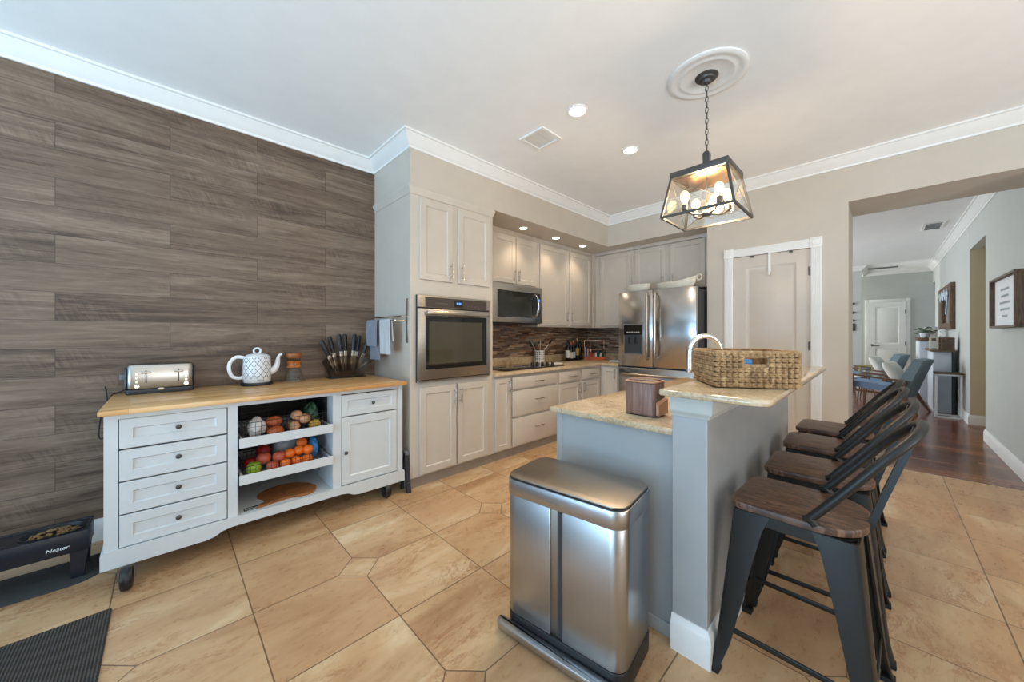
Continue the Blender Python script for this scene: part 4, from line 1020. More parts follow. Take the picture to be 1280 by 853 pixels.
kt = thing('kettle', 'white electric kettle with quatrefoil pattern on the cart top', 'kettle', (0.487, 3.245, TZ), R(-8)); kt.scale = (1.15, 1.15, 1.15)
m = MB(); m.lathe([(0.085, 0.0), (0.087, 0.004), (0.085, 0.014), (0.06, 0.016), (0.002, 0.016)], n=36); m.build('power_base', MT['black'], kt, local=True)
m = MB(); m.lathe([(0.070, 0.017), (0.074, 0.022), (0.077, 0.06), (0.076, 0.12), (0.0725, 0.175), (0.069, 0.186), (0.060, 0.190)], n=40); m.build('body', MT['kettle'], kt, local=True)
m = MB(); m.lathe([(0.060, 0.188), (0.061, 0.192), (0.050, 0.198), (0.02, 0.202), (0.002, 0.203)], n=32); ld = m.build('lid', MT['ceramic'], kt, local=True)
m = MB(); m.tube([(0.018*math.cos(a*PI/12), 0, 0.219+0.018*math.sin(a*PI/12)) for a in range(24)], 0.006, 10, closed=True); m.build('lid_ring', MT['ceramic'], ld, local=True)
m = MB(); m.tube(smooth_path([(-0.070, 0, 0.178), (-0.108, 0, 0.182), (-0.138, 0, 0.150), (-0.143, 0, 0.105), (-0.128, 0, 0.062), (-0.098, 0, 0.048), (-0.073, 0, 0.052)], 8), 0.011, 12); m.build('handle', MT['ceramic'], kt, local=True)
m = MB(); pp = smooth_path([(0.062, 0, 0.080), (0.090, 0, 0.092), (0.108, 0, 0.125), (0.114, 0, 0.165), (0.122, 0, 0.188), (0.138, 0, 0.194)], 6); n_ = len(pp); m.tube(pp, [0.026 - 0.018*min(1, i/(n_*0.75)) for i in range(n_)], 14); m.build('spout', MT['ceramic'], kt, local=True)
text_mesh('maker_mark', 'BELLA', 0.013, 0.0004, Matrix.Rotation(R(8), 4, 'Z') @ Matrix.Translation((0.008, -0.0768, 0.034)) @ Matrix.Rotation(PI/2, 4, 'X'), MT['dgrey'], kt)

cf = thing('coffee_carafe', 'hourglass glass carafe with wooden collar between kettle and knives', 'carafe', (0.731, 3.265, TZ)); cf.scale = (1.16, 1.16, 1.17)
m = MB(); m.lathe([(0.066, 0.0), (0.070, 0.004), (0.066, 0.02), (0.050, 0.07), (0.034, 0.105), (0.030, 0.118), (0.034, 0.132), (0.048, 0.165), (0.050, 0.168)], n=36, caps=False); m.build('glass_body', MT['glass'], cf, local=True)
m = MB(); m.lathe([(0.047, 0.098), (0.041, 0.106), (0.038, 0.118), (0.041, 0.130), (0.047, 0.140), (0.043, 0.141), (0.0375, 0.130), (0.0345, 0.118), (0.0375, 0.106), (0.043, 0.097), (0.047, 0.098)], n=32, caps=False); m.build('wood_collar', grain('honey_collar_wood', [(150, 84, 36), (190, 112, 52), (214, 140, 74)], 2, 8, 40, 0.4), cf, local=True)
m = MB(); m.ball((0.0, -0.046, 0.12), 0.009); m.build('tie_bead', MT['board'], cf, local=True)
m = MB(); m.lathe([(0.046, 0.160), (0.051, 0.172), (0.051, 0.190), (0.047, 0.194), (0.002, 0.194)], n=32); m.build('wood_lid', MT['board'], cf, local=True)

kb = thing('knife_holder', 'clear angled acrylic knife holder at the right end of the cart top', 'knife holder', (1.135, 3.268, TZ)); kb.scale = (1.1, 1.1, 1.12)
KB = MB
m = MB(Matrix(((1, 0, 0, 0), (0, 0, 1, 0), (0, 1, 0, 0), (0, 0, 0, 1))))
arc = [(-0.115, 0.008), (0.115, 0.008), (0.165, 0.125)] + [(0.165*math.cos(PI*k/10), 0.125+0.045*math.sin(PI*k/10)) for k in range(1, 10)] + [(-0.165, 0.125)]
for y in (-0.045, 0.042): m.prism(arc, y, y+0.003)
m.build('acrylic_plates', MT['smoke'], kb, local=True)
m = MB(); m.box(-0.135, 0.135, -0.055, 0.055, 0, 0.008, 0.002); m.build('base', MT['black'], kb, local=True)
def make_knife():
    t = thing('kitchen_knife', 'x', 'knife', group='knives in the acrylic holder')
    m = MB(); rings = []
    for z, w, d in ((0.0, 0.012, 0.009), (0.012, 0.0145, 0.010), (0.05, 0.0175, 0.011), (0.085, 0.016, 0.011), (0.108, 0.0175, 0.010), (0.122, 0.010, 0.007)):
        rings.append([(w*math.cos(2*PI*i/12), d*math.sin(2*PI*i/12), z) for i in range(12)])
    m.loft(rings); m.build('handle', MT['black'], t, local=True)
    m = MB(); m.loft([[(-0.011, 0, 0.0), (0, -0.001, 0.0), (0.011, 0, 0.0), (0, 0.001, 0.0)], [(-0.012, 0, -0.08), (0, -0.001, -0.08), (0.013, 0, -0.08), (0, 0.001, -0.08)], [(-0.001, 0, -0.142), (0, -0.0005, -0.142), (0.001, 0, -0.142), (0, 0.0005, -0.142)]]); m.build('blade', MT['nickel'], t, local=True)
    m = MB(); m.box(-0.012, 0.012, -0.008, 0.008, -0.016, 0.0, 0.002, 1); m.build('bolster', MT['nickel'], t, local=True)
    return t
k0 = make_knife()
kd = ['first black-handled kitchen knife at the left end of the fan', 'second black-handled kitchen knife from the left in the fan', 'third black-handled kitchen knife from the left in the fan', 'middle black-handled kitchen knife of the fan', 'third black-handled kitchen knife from the right in the fan', 'second black-handled kitchen knife from the right in the upright fan', 'last upright black-handled kitchen knife at the right of the fan']
for i, (x, z, a) in enumerate(((-0.135, 0.165, -24), (-0.088, 0.182, -14), (-0.044, 0.196, -7), (0.0, 0.198, -2), (0.048, 0.198, 5), (0.088, 0.188, 10), (0.128, 0.172, 20))):
    o = k0 if i == 0 else copy_tree(k0)
    o.location = (1.135+1.12*x, 3.2515+0.0365*(i % 2), TZ+1.12*z+0.012); o.scale = (1.15, 1.15, 1.2); o.rotation_euler = (0, R(a), 0); o['label'] = kd[i]
sh = thing('kitchen_shears', 'black-handled kitchen shears sticking out low on the right of the knife holder', 'shears', (1.318, 3.285, TZ+0.118))
m = MB(Matrix.Rotation(R(58), 4, 'Y')); m.tube([(0.0, 0, 0.0), (0.018, 0, 0.03), (0.018, 0, 0.075), (0.0, 0, 0.088), (-0.016, 0, 0.07), (-0.014, 0, 0.03)], 0.006, 8, closed=True); m.build('handle', MT['black'], sh, local=True)
m = MB(Matrix.Rotation(R(58), 4, 'Y')); m.box(-0.008, 0.008, -0.002, 0.002, -0.10, 0.012, 0.001, 1); m.build('blade', MT['nickel'], sh, local=True)

# wire baskets and food in the cart's open bay
def wire_basket(name, label, x0, x1, y0, y1, z0, z1, group):
    t = thing(name, label, 'basket', ((x0+x1)/2, (y0+y1)/2, z0), group=group)
    m = MB(); r = 0.0012
    nx = max(3, int((x1-x0)/0.026)); ny = max(3, int((y1-y0)/0.045)); nz = max(3, int((z1-z0)/0.026))
    for i in range(nx+1):
        x = x0 + (x1-x0)*i/nx; m.tube([(x, y0, z1), (x, y0, z0+r), (x, y1, z0+r), (x, y1, z1)], r, 5)
    for i in range(1, ny):
        y = y0 + (y1-y0)*i/ny; m.tube([(x0, y, z1), (x0, y, z0+r), (x1, y, z0+r), (x1, y, z1)], r, 5)
    for i in range(nz):
        z = z0 + (z1-z0)*i/nz + r; m.tube([(x0, y0, z), (x1, y0, z), (x1, y1, z), (x0, y1, z)], r, 5, closed=True)
    m.build('wire_mesh', MT['black'], t)
    m = MB(); m.tube([(x0, y0, z1), (x1, y0, z1), (x1, y1, z1), (x0, y1, z1)], 0.0025, 6, closed=True); m.build('rim', MT['black'], t)
    return t
Z1, Z2 = TR[0]+0.0065, TR[1]+0.0065
wire_basket('wire_basket', 'left black wire basket on the upper cart tray', 0.340, 0.570, 2.70, 3.05, Z1, Z1+0.125, 'wire baskets in the cart')
wire_basket('wire_basket', 'right black wire basket on the upper cart tray', 0.580, 0.808, 2.70, 3.05, Z1, Z1+0.125, 'wire baskets in the cart')
wire_basket('wire_basket', 'wide black wire basket of fruit on the lower cart tray', 0.345, 0.805, 2.70, 3.05, Z2, Z2+0.080, 'wire baskets in the cart')
def blob(name, label, cat, c, r, mat, seed, amp=0.12, group=None, freq=3.0, mat2=None):
    rnd = random.Random(seed); ph = [rnd.uniform(0, 6.28) for _ in range(6)]
    bag = name.endswith('bag')
    def fn(d):
        k = 1 + amp*(math.sin(freq*d.x+ph[0])*math.cos(freq*d.y+ph[1]) + 0.6*math.sin(2.1*freq*d.z+ph[2])*math.cos(1.7*freq*d.x+ph[3]))/1.6
        if bag:   # creases, and a gathered peak at the top
            k += 0.045*abs(math.sin(9*d.x+5*d.z+ph[4])*math.cos(8*d.y-6*d.z+ph[5])) - 0.03*abs(math.sin(17*d.x-11*d.z+ph[1]))
            k *= 1.0 - 0.16*max(0.0, d.z)**2*(1+0.5*math.sin(6*math.atan2(d.y, d.x)+ph[2]))
        return k
    m = MB(); m.ball(c, r, 56 if bag else 24, 40 if bag else 16, fn); o = m.build(name, mat, ang=80); put(o, label, cat, group); return o
B1 = Z1+0.003
blob('grocery_bag', 'crinkled white printed plastic bag in the left wire basket', 'bag', (0.413, 2.785, B1+0.074), (0.050, 0.056, 0.068), MT['whitebag'], 1, 0.14, freq=4)
for i, (x, y, z) in enumerate(((0.513, 2.755, 0.034), (0.500, 2.86, 0.036), (0.510, 2.80, 0.092))):
    blob('sweet_potato', ['orange sweet potato lying lowest beside the white bag', 'orange sweet potato at the back of the left wire basket', 'orange sweet potato resting on top in the left wire basket'][i], 'vegetable', (x, y, B1+z), (0.048, 0.042, 0.034), MT['sweet'], 10+i, 0.1, 'sweet potatoes in the left wire basket')
for i, (x, y, z) in enumerate(((0.622, 2.755, 0.046), (0.688, 2.775, 0.085), (0.640, 2.790, 0.112), (0.625, 2.85, 0.04))):
    blob('potato', ['pale potato at the lower left of the right wire basket', 'pale potato at the lower middle of the right wire basket', 'pale potato topmost in the right wire basket', 'pale potato at the back of the right wire basket'][i], 'vegetable', (x, y, B1+z), (0.036, 0.038, 0.034), MT['potato'], 20+i, 0.1, 'potatoes in the right wire basket')
blob('onion', 'yellow onion beside the green bag in the right wire basket', 'vegetable', (0.742, 2.745, B1+0.040), (0.038, 0.034, 0.036), MT['oil'], 33, 0.05)
blob('grocery_bag', 'dark green plastic bag in the right wire basket', 'bag', (0.748, 2.86, B1+0.098), (0.050, 0.060, 0.085), MT['greenbag'], 5, 0.16, freq=4)
def apple(label, c, r, mat, group):
    def fn(d): return 1 - 0.22*math.exp(-((1-abs(d.z))/0.06)) + 0.04*d.z
    t = thing('apple', label, 'fruit', (c[0], c[1], c[2]-r), group=group)
    m = MB(); m.ball(c, r, 22, 14, fn); m.build('flesh', mat, t, ang=80)
    m = MB(); m.tube([(c[0], c[1], c[2]+r*0.74), (c[0]+0.003, c[1], c[2]+r*1.1)], 0.0015, 6); m.build('stem', MT['rustic'], t)
B2 = Z2+0.003
for lab, x, y, z, r, mt in (('green apple at the front left of the lower cart tray', 0.396, 2.752, 0.043, 0.042, 'green'), ('dark red apple behind the green apple', 0.394, 2.85, 0.045, 0.042, 'apple'),
                      ('red-yellow apple on top beside the green apple', 0.455, 2.800, 0.080, 0.042, 'applep'), ('red apple at the front between green apple and oranges', 0.492, 2.738, 0.036, 0.035, 'applep'),
                      ('red-streaked apple next to the oranges', 0.535, 2.775, 0.080, 0.037, 'applep'), ('red apple at the back of the fruit basket', 0.468, 2.90, 0.10, 0.042, 'apple')):
    apple(lab, (x, y, B2+z), r, MT[mt], 'apples in the cart')
ol = ['front lower-left orange', 'front lower-middle orange', 'front lower-right orange', 'upper-left orange', 'upper-middle orange', 'upper-right orange', 'topmost orange', 'rear orange', 'rear left orange']
for i, (x, y, z) in enumerate(((0.565, 2.738, 0.036), (0.632, 2.742, 0.036), (0.694, 2.742, 0.036), (0.597, 2.780, 0.085), (0.655, 2.785, 0.092), (0.706, 2.775, 0.090), (0.682, 2.825, 0.130), (0.640, 2.850, 0.05), (0.58, 2.86, 0.05))):
    m = MB(); m.ball((x, y, B2+z), (0.0345, 0.0345, 0.034), 20, 12); put(m.build('orange', MT['orange'], ang=80), ol[i] + ' in the heap on the lower cart tray', 'fruit', 'oranges in the cart')
blob('grocery_bag', 'bright blue plastic bag at the right end of the lower cart tray', 'bag', (0.754, 2.84, B2+0.088), (0.032, 0.070, 0.076), MT['bluebag'], 7, 0.16, freq=4)
blob('grocery_bag', 'silver-white plastic bag lying behind the oranges', 'bag', (0.61, 2.955, B2+0.092), (0.085, 0.065, 0.080), MT['silver'], 8, 0.12, freq=4)
cb = thing('cutting_board', 'curved wooden cutting board with looped cord on the lowest cart shelf', 'cutting board', (0.60, 2.88, 0.1905))
op = smooth_path([(0.405-0.6, 2.722-2.88, 0), (0.452-0.6, 2.760-2.88, 0), (0.452-0.6, 2.83-2.88, 0), (0.430-0.6, 2.885-2.88, 0), (0.475-0.6, 2.945-2.88, 0), (0.55-0.6, 2.98-2.88, 0), (0.65-0.6, 2.97-2.88, 0), (0.725-0.6, 2.905-2.88, 0), (0.765-0.6, 2.80-2.88, 0), (0.730-0.6, 2.725-2.88, 0), (0.67-0.6, 2.708-2.88, 0), (0.58-0.6, 2.735-2.88, 0), (0.50-0.6, 2.728-2.88, 0), (0.43-0.6, 2.708-2.88, 0)], 5, True)
m = MB(); m.prism([(p.x, p.y) for p in op], 0.0, 0.016); m.build('board', MT['board'], cb, local=True)
m = MB(); m.tube(smooth_path([(-0.182, -0.162, 0.018), (-0.215, -0.162, 0.018), (-0.25, -0.150, 0.012), (-0.256, -0.164, 0.006), (-0.225, -0.168, 0.012), (-0.182, -0.166, 0.020)], 6), 0.0025, 6); m.build('cord_loop', MT['rubber'], cb, local=True)

# towel rail with towels on the oven cabinet's side
XS = 1.437
tr = thing('towel_rail', 'chrome swing-arm towel rail on the side of the oven cabinet', 'towel rail', (XS, 2.95, 1.40))
m = MB(); m.box(XS-0.006, XS-0.0005, 2.715, 2.740, 1.21, 1.58, 0.002); m.build('wall_plate', MT['nickel'], tr)
for z, x in ((1.430, XS-0.065), (1.395, XS-0.115)):
    m = MB(); m.tube(smooth_path([(XS-0.004, 2.728, z), (x+0.01, 2.735, z), (x, 2.76, z), (x, 3.30, z)], 6), 0.005, 10); m.ball((x, 3.302, z), 0.008, 12, 8); m.build('rail_arm', MT['nickel'], tr)
def towel(name, label, x, y0, y1, zt, front, back, mat, skew=0.0):
    t = thing(name, label, 'towel', (x, (y0+y1)/2, zt-front))
    grid = []
    n = 14
    prof = []
    for k in range(11): prof.append((-0.011, -front + front*k/10))
    for k in range(1, 8): prof.append((-0.011*math.cos(PI*k/8), 0.0 + 0.011*math.sin(PI*k/8)))
    for k in range(11): prof.append((0.011, -back*k/10))
    for j in range(n+1):
        y = y0 + (y1-y0)*j/n; row = []
        for (dx, dz) in prof:
            wv = 0.002*math.sin(j*0.9)*min(1, abs(dz)/0.15)
            row.append((x + dx*(1+0.35*min(1, abs(dz)/0.1)) + wv, y + skew*dz, zt + dz + 0))
        grid.append(row)
    m = MB(); m.sheet(grid, 0.006); m.build('cloth', mat, t, ang=60)
    return t
towel('hand_towel', 'grey hand towel draped over the towel rail, next to the plank wall', XS-0.115, 3.04, 3.25, 1.397, 0.22, 0.34, MT['towelg'])
towel('hand_towel', 'pale hand towel draped over the towel rail, nearer the oven', XS-0.115, 2.80, 2.98, 1.397, 0.28, 0.17, MT['towelw'], 0.08)

# folded step stool by the cabinet
ss = thing('step_stool', 'folded grey step stool tucked between cart and oven cabinet', 'step stool', (1.408, 2.72, 0))
m = MB()
for s, y in ((-1, 2.655), (1, 2.76)):
    m.loft([[(1.392, y-0.012, 0), (1.425, y-0.012, 0), (1.425, y+0.012, 0), (1.392, y+0.012, 0)], [(1.392, 2.708-0.012, 0.31), (1.425, 2.708-0.012, 0.31), (1.425, 2.708+0.012, 0.31), (1.392, 2.708+0.012, 0.31)]])
m.build('side_frame', MT['dgrey'], ss)
m = MB(); m.box(1.394, 1.423, 2.675, 2.742, 0.295, 0.325, 0.006); m.build('top_step', MT['mgrey'], ss)
m = MB(); m.box(1.397, 1.420, 2.70, 2.716, 0.02, 0.29, 0.003); m.build('folded_step', MT['mgrey'], ss)

# pet feeder, mats
fe = thing('pet_feeder', 'raised navy-black pet feeder stand beside the cart', 'pet feeder', (-0.55, 3.07, 0))
fx0, fx1, fy0, fy1 = -0.86, -0.298, 2.925, 3.135
m = MB()
ol_ = rrect(fx0, fx1, fy0, fy1, 0.03)
def ring(cx, cy, r, n=32): return [(cx + r*math.cos(2*PI*i/n), cy + r*math.sin(2*PI*i/n)) for i in range(n)]
HB = 0.246
m.box(fx0, fx1, fy0, fy0+0.014, 0.142, HB, 0.004); m.box(fx0, fx1, fy1-0.014, fy1, 0.142, HB, 0.004)
m.box(fx0, fx0+0.014, fy0+0.014, fy1-0.014, 0.142, HB, 0.004); m.box(fx1-0.014, fx1, fy0+0.014, fy1-0.014, 0.142, HB, 0.004)
def deck(x0, x1, cx):
    n = 32; q = []
    for i in range(n):
        a = 2*PI*i/n; c_, s_ = math.cos(a), math.sin(a)
        tx = ((x1-cx) if c_ > 0 else (cx-x0))/max(abs(c_), 1e-6); ty = ((fy1-0.014-3.030) if s_ > 0 else (3.030-fy0-0.014))/max(abs(s_), 1e-6)
        q.append((cx + c_*min(tx, ty), 3.030 + s_*min(tx, ty)))
    c2 = [(cx+0.1165*math.cos(2*PI*i/n), 3.030+0.0815*math.sin(2*PI*i/n)) for i in range(n)]
    m.loft([[(x, y, HB-0.014) for x, y in c2], [(x, y, HB-0.006) for x, y in c2], [(x, y, HB-0.006) for x, y in q], [(x, y, HB-0.014) for x, y in q], [(x, y, HB-0.014) for x, y in c2]], caps=False)
deck(-0.572, fx1-0.014, -0.425); deck(fx0+0.014, -0.572, -0.715)
m.build('tray', MT['navy'], fe)
m = MB()
for x in (-0.80, -0.74, -0.68): m.box(x, x+0.02, fy0-0.002, fy0, 0.14, 0.23)
m.build('drain_panel', MT['black'], fe)
for x in (fx0+0.005, fx1-0.065):
    for y in (fy0+0.004, fy1-0.044):
        m = MB(); m.loft([[(x+0.005, y, 0.0065), (x+0.05, y, 0.0065), (x+0.05, y+0.036, 0.0065), (x+0.005, y+0.036, 0.0065)], [(x, y, 0.15), (x+0.06, y, 0.15), (x+0.06, y+0.04, 0.15), (x, y+0.04, 0.15)]]); m.build('leg', MT['navy'], fe)
text_mesh('lettering', 'Neater', 0.026, 0.0004, Matrix.Translation((-0.402+0.55, fy0-0.0005-3.07, 0.180)) @ Matrix.Rotation(PI/2, 4, 'X'), MT['white'], fe, 0.25)
for i, (cx, lab) in enumerate(((-0.425, 'steel bowl of dry kibble in the pet feeder, nearest the cart'), (-0.715, 'empty steel bowl at the far left end of the pet feeder'))):
    b = thing('pet_bowl', lab, 'bowl', (cx, 3.030, HB-0.0575))
    m = MB(); rings = []
    for k, z in ((0.7, 0.0), (0.95, 0.03), (1.0, 0.052), (1.04, 0.052), (1.04, 0.056), (0.97, 0.057), (0.9, 0.03), (0.66, 0.004)):
        rings.append([(0.115*k*math.cos(2*PI*i2/36), 0.080*k*math.sin(2*PI*i2/36), z) for i2 in range(36)])
    m.loft(rings); m.build('bowl', MT['black'] if i == 0 else MT['nickel'], b, local=True)
    if i == 0:
        m = MB(); rr = random.Random(3)
        for _ in range(95):
            a = rr.uniform(0, 6.28); q = 0.092*math.sqrt(rr.random())
            m.ball((q*math.cos(a), 0.74*q*math.sin(a), 0.034 + 0.022*(1-q/0.1) + rr.uniform(-0.004, 0.006)), (0.009, 0.008, 0.006), 7, 4)
        kbl = m.build('kibble', MT['kib'], b, local=True); kbl['kind'] = 'stuff'
m = MB(); slab(m, lambda i: rrect(-1.35+i, -0.232-i, 2.86+i, 3.165-i, (0.03, 0.03, 0.03, 0.13), 10), 0.0, 0.006, 0.002)
put(m.build('feeder_mat', MT['mat']), 'thin charcoal mat with rounded corner under the pet feeder', 'mat')
m = MB(); slab(m, lambda i: rrect(-1.9+i, -0.182-i, 1.35+i, 2.488-i, 0.01), 0.0, 0.010, 0.003)
put(m.build('ribbed_rug', MT['rug']), 'dark ribbed rug on the tile floor at the lower left', 'rug')

# ------------------------------------------------------------------ things on the kitchen worktop
WZ = 0.8905
cr = thing('utensil_crock', 'white spotted ceramic utensil crock standing behind the cooktop knobs', 'crock', (3.66, 3.24, WZ))
m = MB(); m.lathe([(0.062, 0.0), (0.068, 0.006), (0.070, 0.08), (0.068, 0.165), (0.070, 0.172), (0.066, 0.172), (0.062, 0.16), (0.062, 0.02), (0.002, 0.016)], n=32); m.build('pot', spots('spotted_ceramic', (228, 224, 216), (96, 90, 86), 34, 0.30), cr, local=True)
def utensil(name, label, base_, tip, head, mat, mh):
    t = thing(name, label, 'utensil', base_, group='utensils in the crock')
    a = Vector(base_); b = Vector(tip); d = (b-a).normalized()
    m = MB(); m.cyl(a, b, 0.005, 0.005, 10); m.build('handle', mat, t)
    m = MB(); sx, sy, sz = head
    q = d.to_track_quat('Z', 'Y').to_matrix().to_4x4()
    m.M = Matrix.Translation(b + d*sz*0.8) @ q
    m.ball((0, 0, 0), (sx*1.35, sy*1.3, sz*1.35), 16, 10); m.build('head', mh, t)
    return t
c0 = (3.66, 3.24)
def up(k, z, e=0.0): return (c0[0] + 0.7185*k + 0.6955*e, c0[1] - 0.6955*k + 0.7185*e, WZ + z)
utensil('spatula', 'pale spatula leaning left out of the utensil crock', up(0.02, 0.03, 0.022), up(-0.085, 0.235, 0.026), (0.028, 0.006, 0.045), MT['silver'], MT['silver'])
utensil('spatula', 'white broad spatula at the middle of the utensil crock', up(0.0, 0.03, -0.02), up(0.008, 0.235, -0.02), (0.032, 0.006, 0.042), MT['label'], MT['label'])
utensil('wooden_spoon', 'tan wooden spoon at the front of the utensil crock', up(0.0, 0.03, -0.045), up(-0.006, 0.195, -0.048), (0.026, 0.007, 0.033), MT['sweet'], MT['potato'])
utensil('serving_spoon', 'white-handled black-tipped spoon leaning right out of the crock', up(-0.05, 0.03, -0.004), up(0.135, 0.270, -0.004), (0.022, 0.010, 0.030), MT['label'], MT['black'])
utensil('whisk', 'green-tipped utensil at the back left of the crock', up(0.03, 0.03, 0.02), up(-0.020, 0.225, 0.046), (0.016, 0.010, 0.035), MT['leaf'], MT['leaf'])
sr = thing('spoon_rest', 'white spoon rest lying right of the cooktop knobs', 'spoon rest', (3.66, 2.955, WZ), R(-30))
m = MB(); rings = []
for k, z in ((0.8, 0.0), (1.0, 0.014), (1.0, 0.017), (0.85, 0.008), (0.3, 0.005)): rings.append([(0.10*k*math.cos(2*PI*i/28), 0.038*k*math.sin(2*PI*i/28), z) for i in range(28)])
m.loft(rings); m.build('dish', MT['ceramic'], sr, local=True)
def bottle(label, x, y, r, h, mat, lab=None, neckr=0.014, cap='red'):
    t = thing('wine_bottle', label, 'bottle', (x, y, WZ), R(-40), group='wine bottles in the corner')
    m = MB(); m.lathe([(r*0.9, 0), (r, 0.006), (r, h*0.58), (r*0.92, h*0.64), (r*0.5, h*0.72), (neckr, h*0.78), (neckr, h*0.96), (neckr*1.1, h*0.965), (neckr*1.1, h*0.985), (0.002, h*0.985)], n=24); m.build('glass_body', mat, t, local=True)
    m = MB(); m.lathe([(neckr*1.06, h*0.84), (neckr*1.13, h*0.845), (neckr*1.13, h), (0.002, h)], n=18); m.build('foil_cap', MT[cap], t, local=True)
    if lab:
        m = MB(); m.loft([[((r+0.0006)*math.cos(R(a)), (r+0.0006)*math.sin(R(a)), z) for a in range(-165, -14, 10)] for z in (h*lab[0], h*lab[1])], closed=False); m.build('paper_label', MT[lab[2]], t, local=True)
    return t
bottle('dark wine bottle with large white label, leftmost of the corner bottles', 4.275, 3.225, 0.040, 0.31, MT['wine'], (0.15, 0.5, 'label'), cap='black')
bottle('slim dark bottle with narrow white label beside the leftmost bottle', 4.385, 3.245, 0.028, 0.27, MT['wine'], (0.12, 0.46, 'label'), cap='red')
bottle('dark bottle with grey label at the middle of the corner bottles', 4.455, 3.255, 0.030, 0.29, MT['wine'], (0.12, 0.44, 'silver'), cap='copper')
bottle('amber bottle with yellow label and copper foil neck in the corner', 4.520, 3.235, 0.034, 0.33, MT['wine'], (0.22, 0.55, 'oil'), cap='copper')
bottle('dark unlabelled bottle at the right end of the corner bottles', 4.600, 3.240, 0.034, 0.29, MT['wine'], None, cap='black')
RA = math.atan2(-0.25, 0.20)
rk = thing('spice_rack', 'copper wire rack with wooden tray in the worktop corner', 'rack', (4.765, 3.085, WZ), RA)
m = MB(); m.box(-0.155, 0.155, -0.05, 0.05, 0.0005, 0.011, 0.002); m.box(-0.155, 0.155, -0.05, -0.044, 0.011, 0.045); m.build('tray', MT['sweet'], rk, local=True)
m = MB()
m.tube([(-0.15, 0.046, 0.011), (-0.15, 0.046, 0.30), (0.15, 0.046, 0.30), (0.15, 0.046, 0.011)], 0.005, 8); m.tube([(-0.05, 0.046, 0.011), (-0.05, 0.046, 0.30)], 0.004, 8); m.tube([(0.06, 0.046, 0.011), (0.06, 0.046, 0.30)], 0.004, 8); m.tube([(-0.15, 0.046, 0.15), (0.15, 0.046, 0.15)], 0.004, 8)
m.build('wire_frame', MT['copper'], rk, local=True)
cols = ['silver', 'pink', 'red', 'sweet', 'label', 'teal', 'label', 'greenbag']
nm = ['grey-lidded jar at the left end of the spice rack', 'tall pink bottle in the spice rack', 'red bottle in the spice rack', 'orange jar in the spice rack', 'white jar in the middle of the spice rack', 'dark teal bottle in the spice rack', 'white jar at the right of the spice rack', 'dark green bottle at the right end of the spice rack']
for i, c_ in enumerate(cols):
    u_ = -0.135+0.0385*i; w_ = 0.018 if i in (0, 1, 5, 7) else -0.022; x = 4.765 + u_*math.cos(RA) - w_*math.sin(RA); y = 3.085 + u_*math.sin(RA) + w_*math.cos(RA); h_ = (0.18, 0.20, 0.14, 0.10, 0.10, 0.18, 0.10, 0.16)[i]
    t = thing('spice_jar', nm[i], 'jar', (x, y, 0.9025), group='jars and bottles in the spice rack')
    m = MB(); m.lathe([(0.015, 0), (0.0165, 0.004), (0.0165, h_*0.62), (0.010, h_*0.75), (0.010, h_*0.82), (0.002, h_*0.82)], n=16); m.build('body', MT[c_], t, local=True)
    m = MB(); m.lathe([(0.0095, h_*0.82), (0.0095, h_), (0.002, h_)], n=14); m.build('lid', MT['black' if i % 2 else 'label'], t, local=True)
sc = thing('kitchen_scale', 'white kitchen scale with glass bowl on the worktop left of the fridge', 'scale', (4.62, 2.60, WZ))
m = MB(); slab(m, lambda i: rrect(-0.10+i, 0.10-i, -0.085+i, 0.085-i, 0.015), 0.004, 0.022, 0.003); m.build('platform', MT['white'], sc, local=True)
m = MB(); m.box(-0.09, 0.09, -0.075, 0.075, 0.0, 0.004); m.build('feet', MT['rubber'], sc, local=True)
m = MB(); m.lathe([(0.03, 0.0225), (0.05, 0.026), (0.072, 0.055), (0.08, 0.09), (0.078, 0.09), (0.069, 0.056), (0.048, 0.030), (0.002, 0.027)], n=28); m.build('glass_bowl', MT['glass'], sc, local=True)

# ------------------------------------------------------------------ ceiling fittings
def can_light(name, label, x, y, z, r, power, col, group, ss=130):
    t = thing(name, label, 'ceiling light', (x, y, z), group=group)
    m = MB(); m.lathe([(r, -0.001), (r, -0.006), (r*0.9, -0.010), (r*0.76, -0.006), (r*0.76, -0.001)], (x, y, z), 36, False); m.build('trim_ring', MT['trim'], t)
    m = MB(); m.lathe([(r*0.76, -0.0015), (r*0.6, -0.006), (0.002, -0.007)], (x, y, z), 32); m.build('diffuser', MT['can'], t)
    l = bpy.data.lights.new('lamp', 'SPOT'); l.energy = power; l.color = col; l.spot_size = R(ss); l.spot_blend = 0.8; l.shadow_soft_size = 0.05
    o = bpy.data.objects.new('lamp', l); C.objects.link(o); o.parent = t; o.location = (0, 0, -0.03)
WARM = (1.0, 0.80, 0.56)
can_light('recessed_light', 'round recessed ceiling light nearer the camera, beside the air vent', 2.159, 1.541, ZC, 0.075, 48, WARM, 'recessed ceiling lights', 112)
can_light('recessed_light', 'round recessed ceiling light farther back, toward the fridge', 2.959, 1.545, ZC, 0.07, 66, WARM, 'recessed ceiling lights', 112)
for i, (x, lab) in enumerate(((2.99, 'small soffit downlight nearest the oven cabinet'), (3.592, 'middle small downlight of three under the soffit'), (4.188, 'small soffit downlight nearest the fridge corner'))):
    can_light('soffit_downlight', lab, x, 2.90, ZS, 0.055, 9, WARM, 'soffit downlights', 110)
vt = thing('air_vent', 'square white ceiling air vent left of the recessed lights', 'vent', (2.245, 1.975, ZC-0.012))
m = MB(); vx0, vx1, vy0, vy1 = 2.12, 2.37, 1.845, 2.105
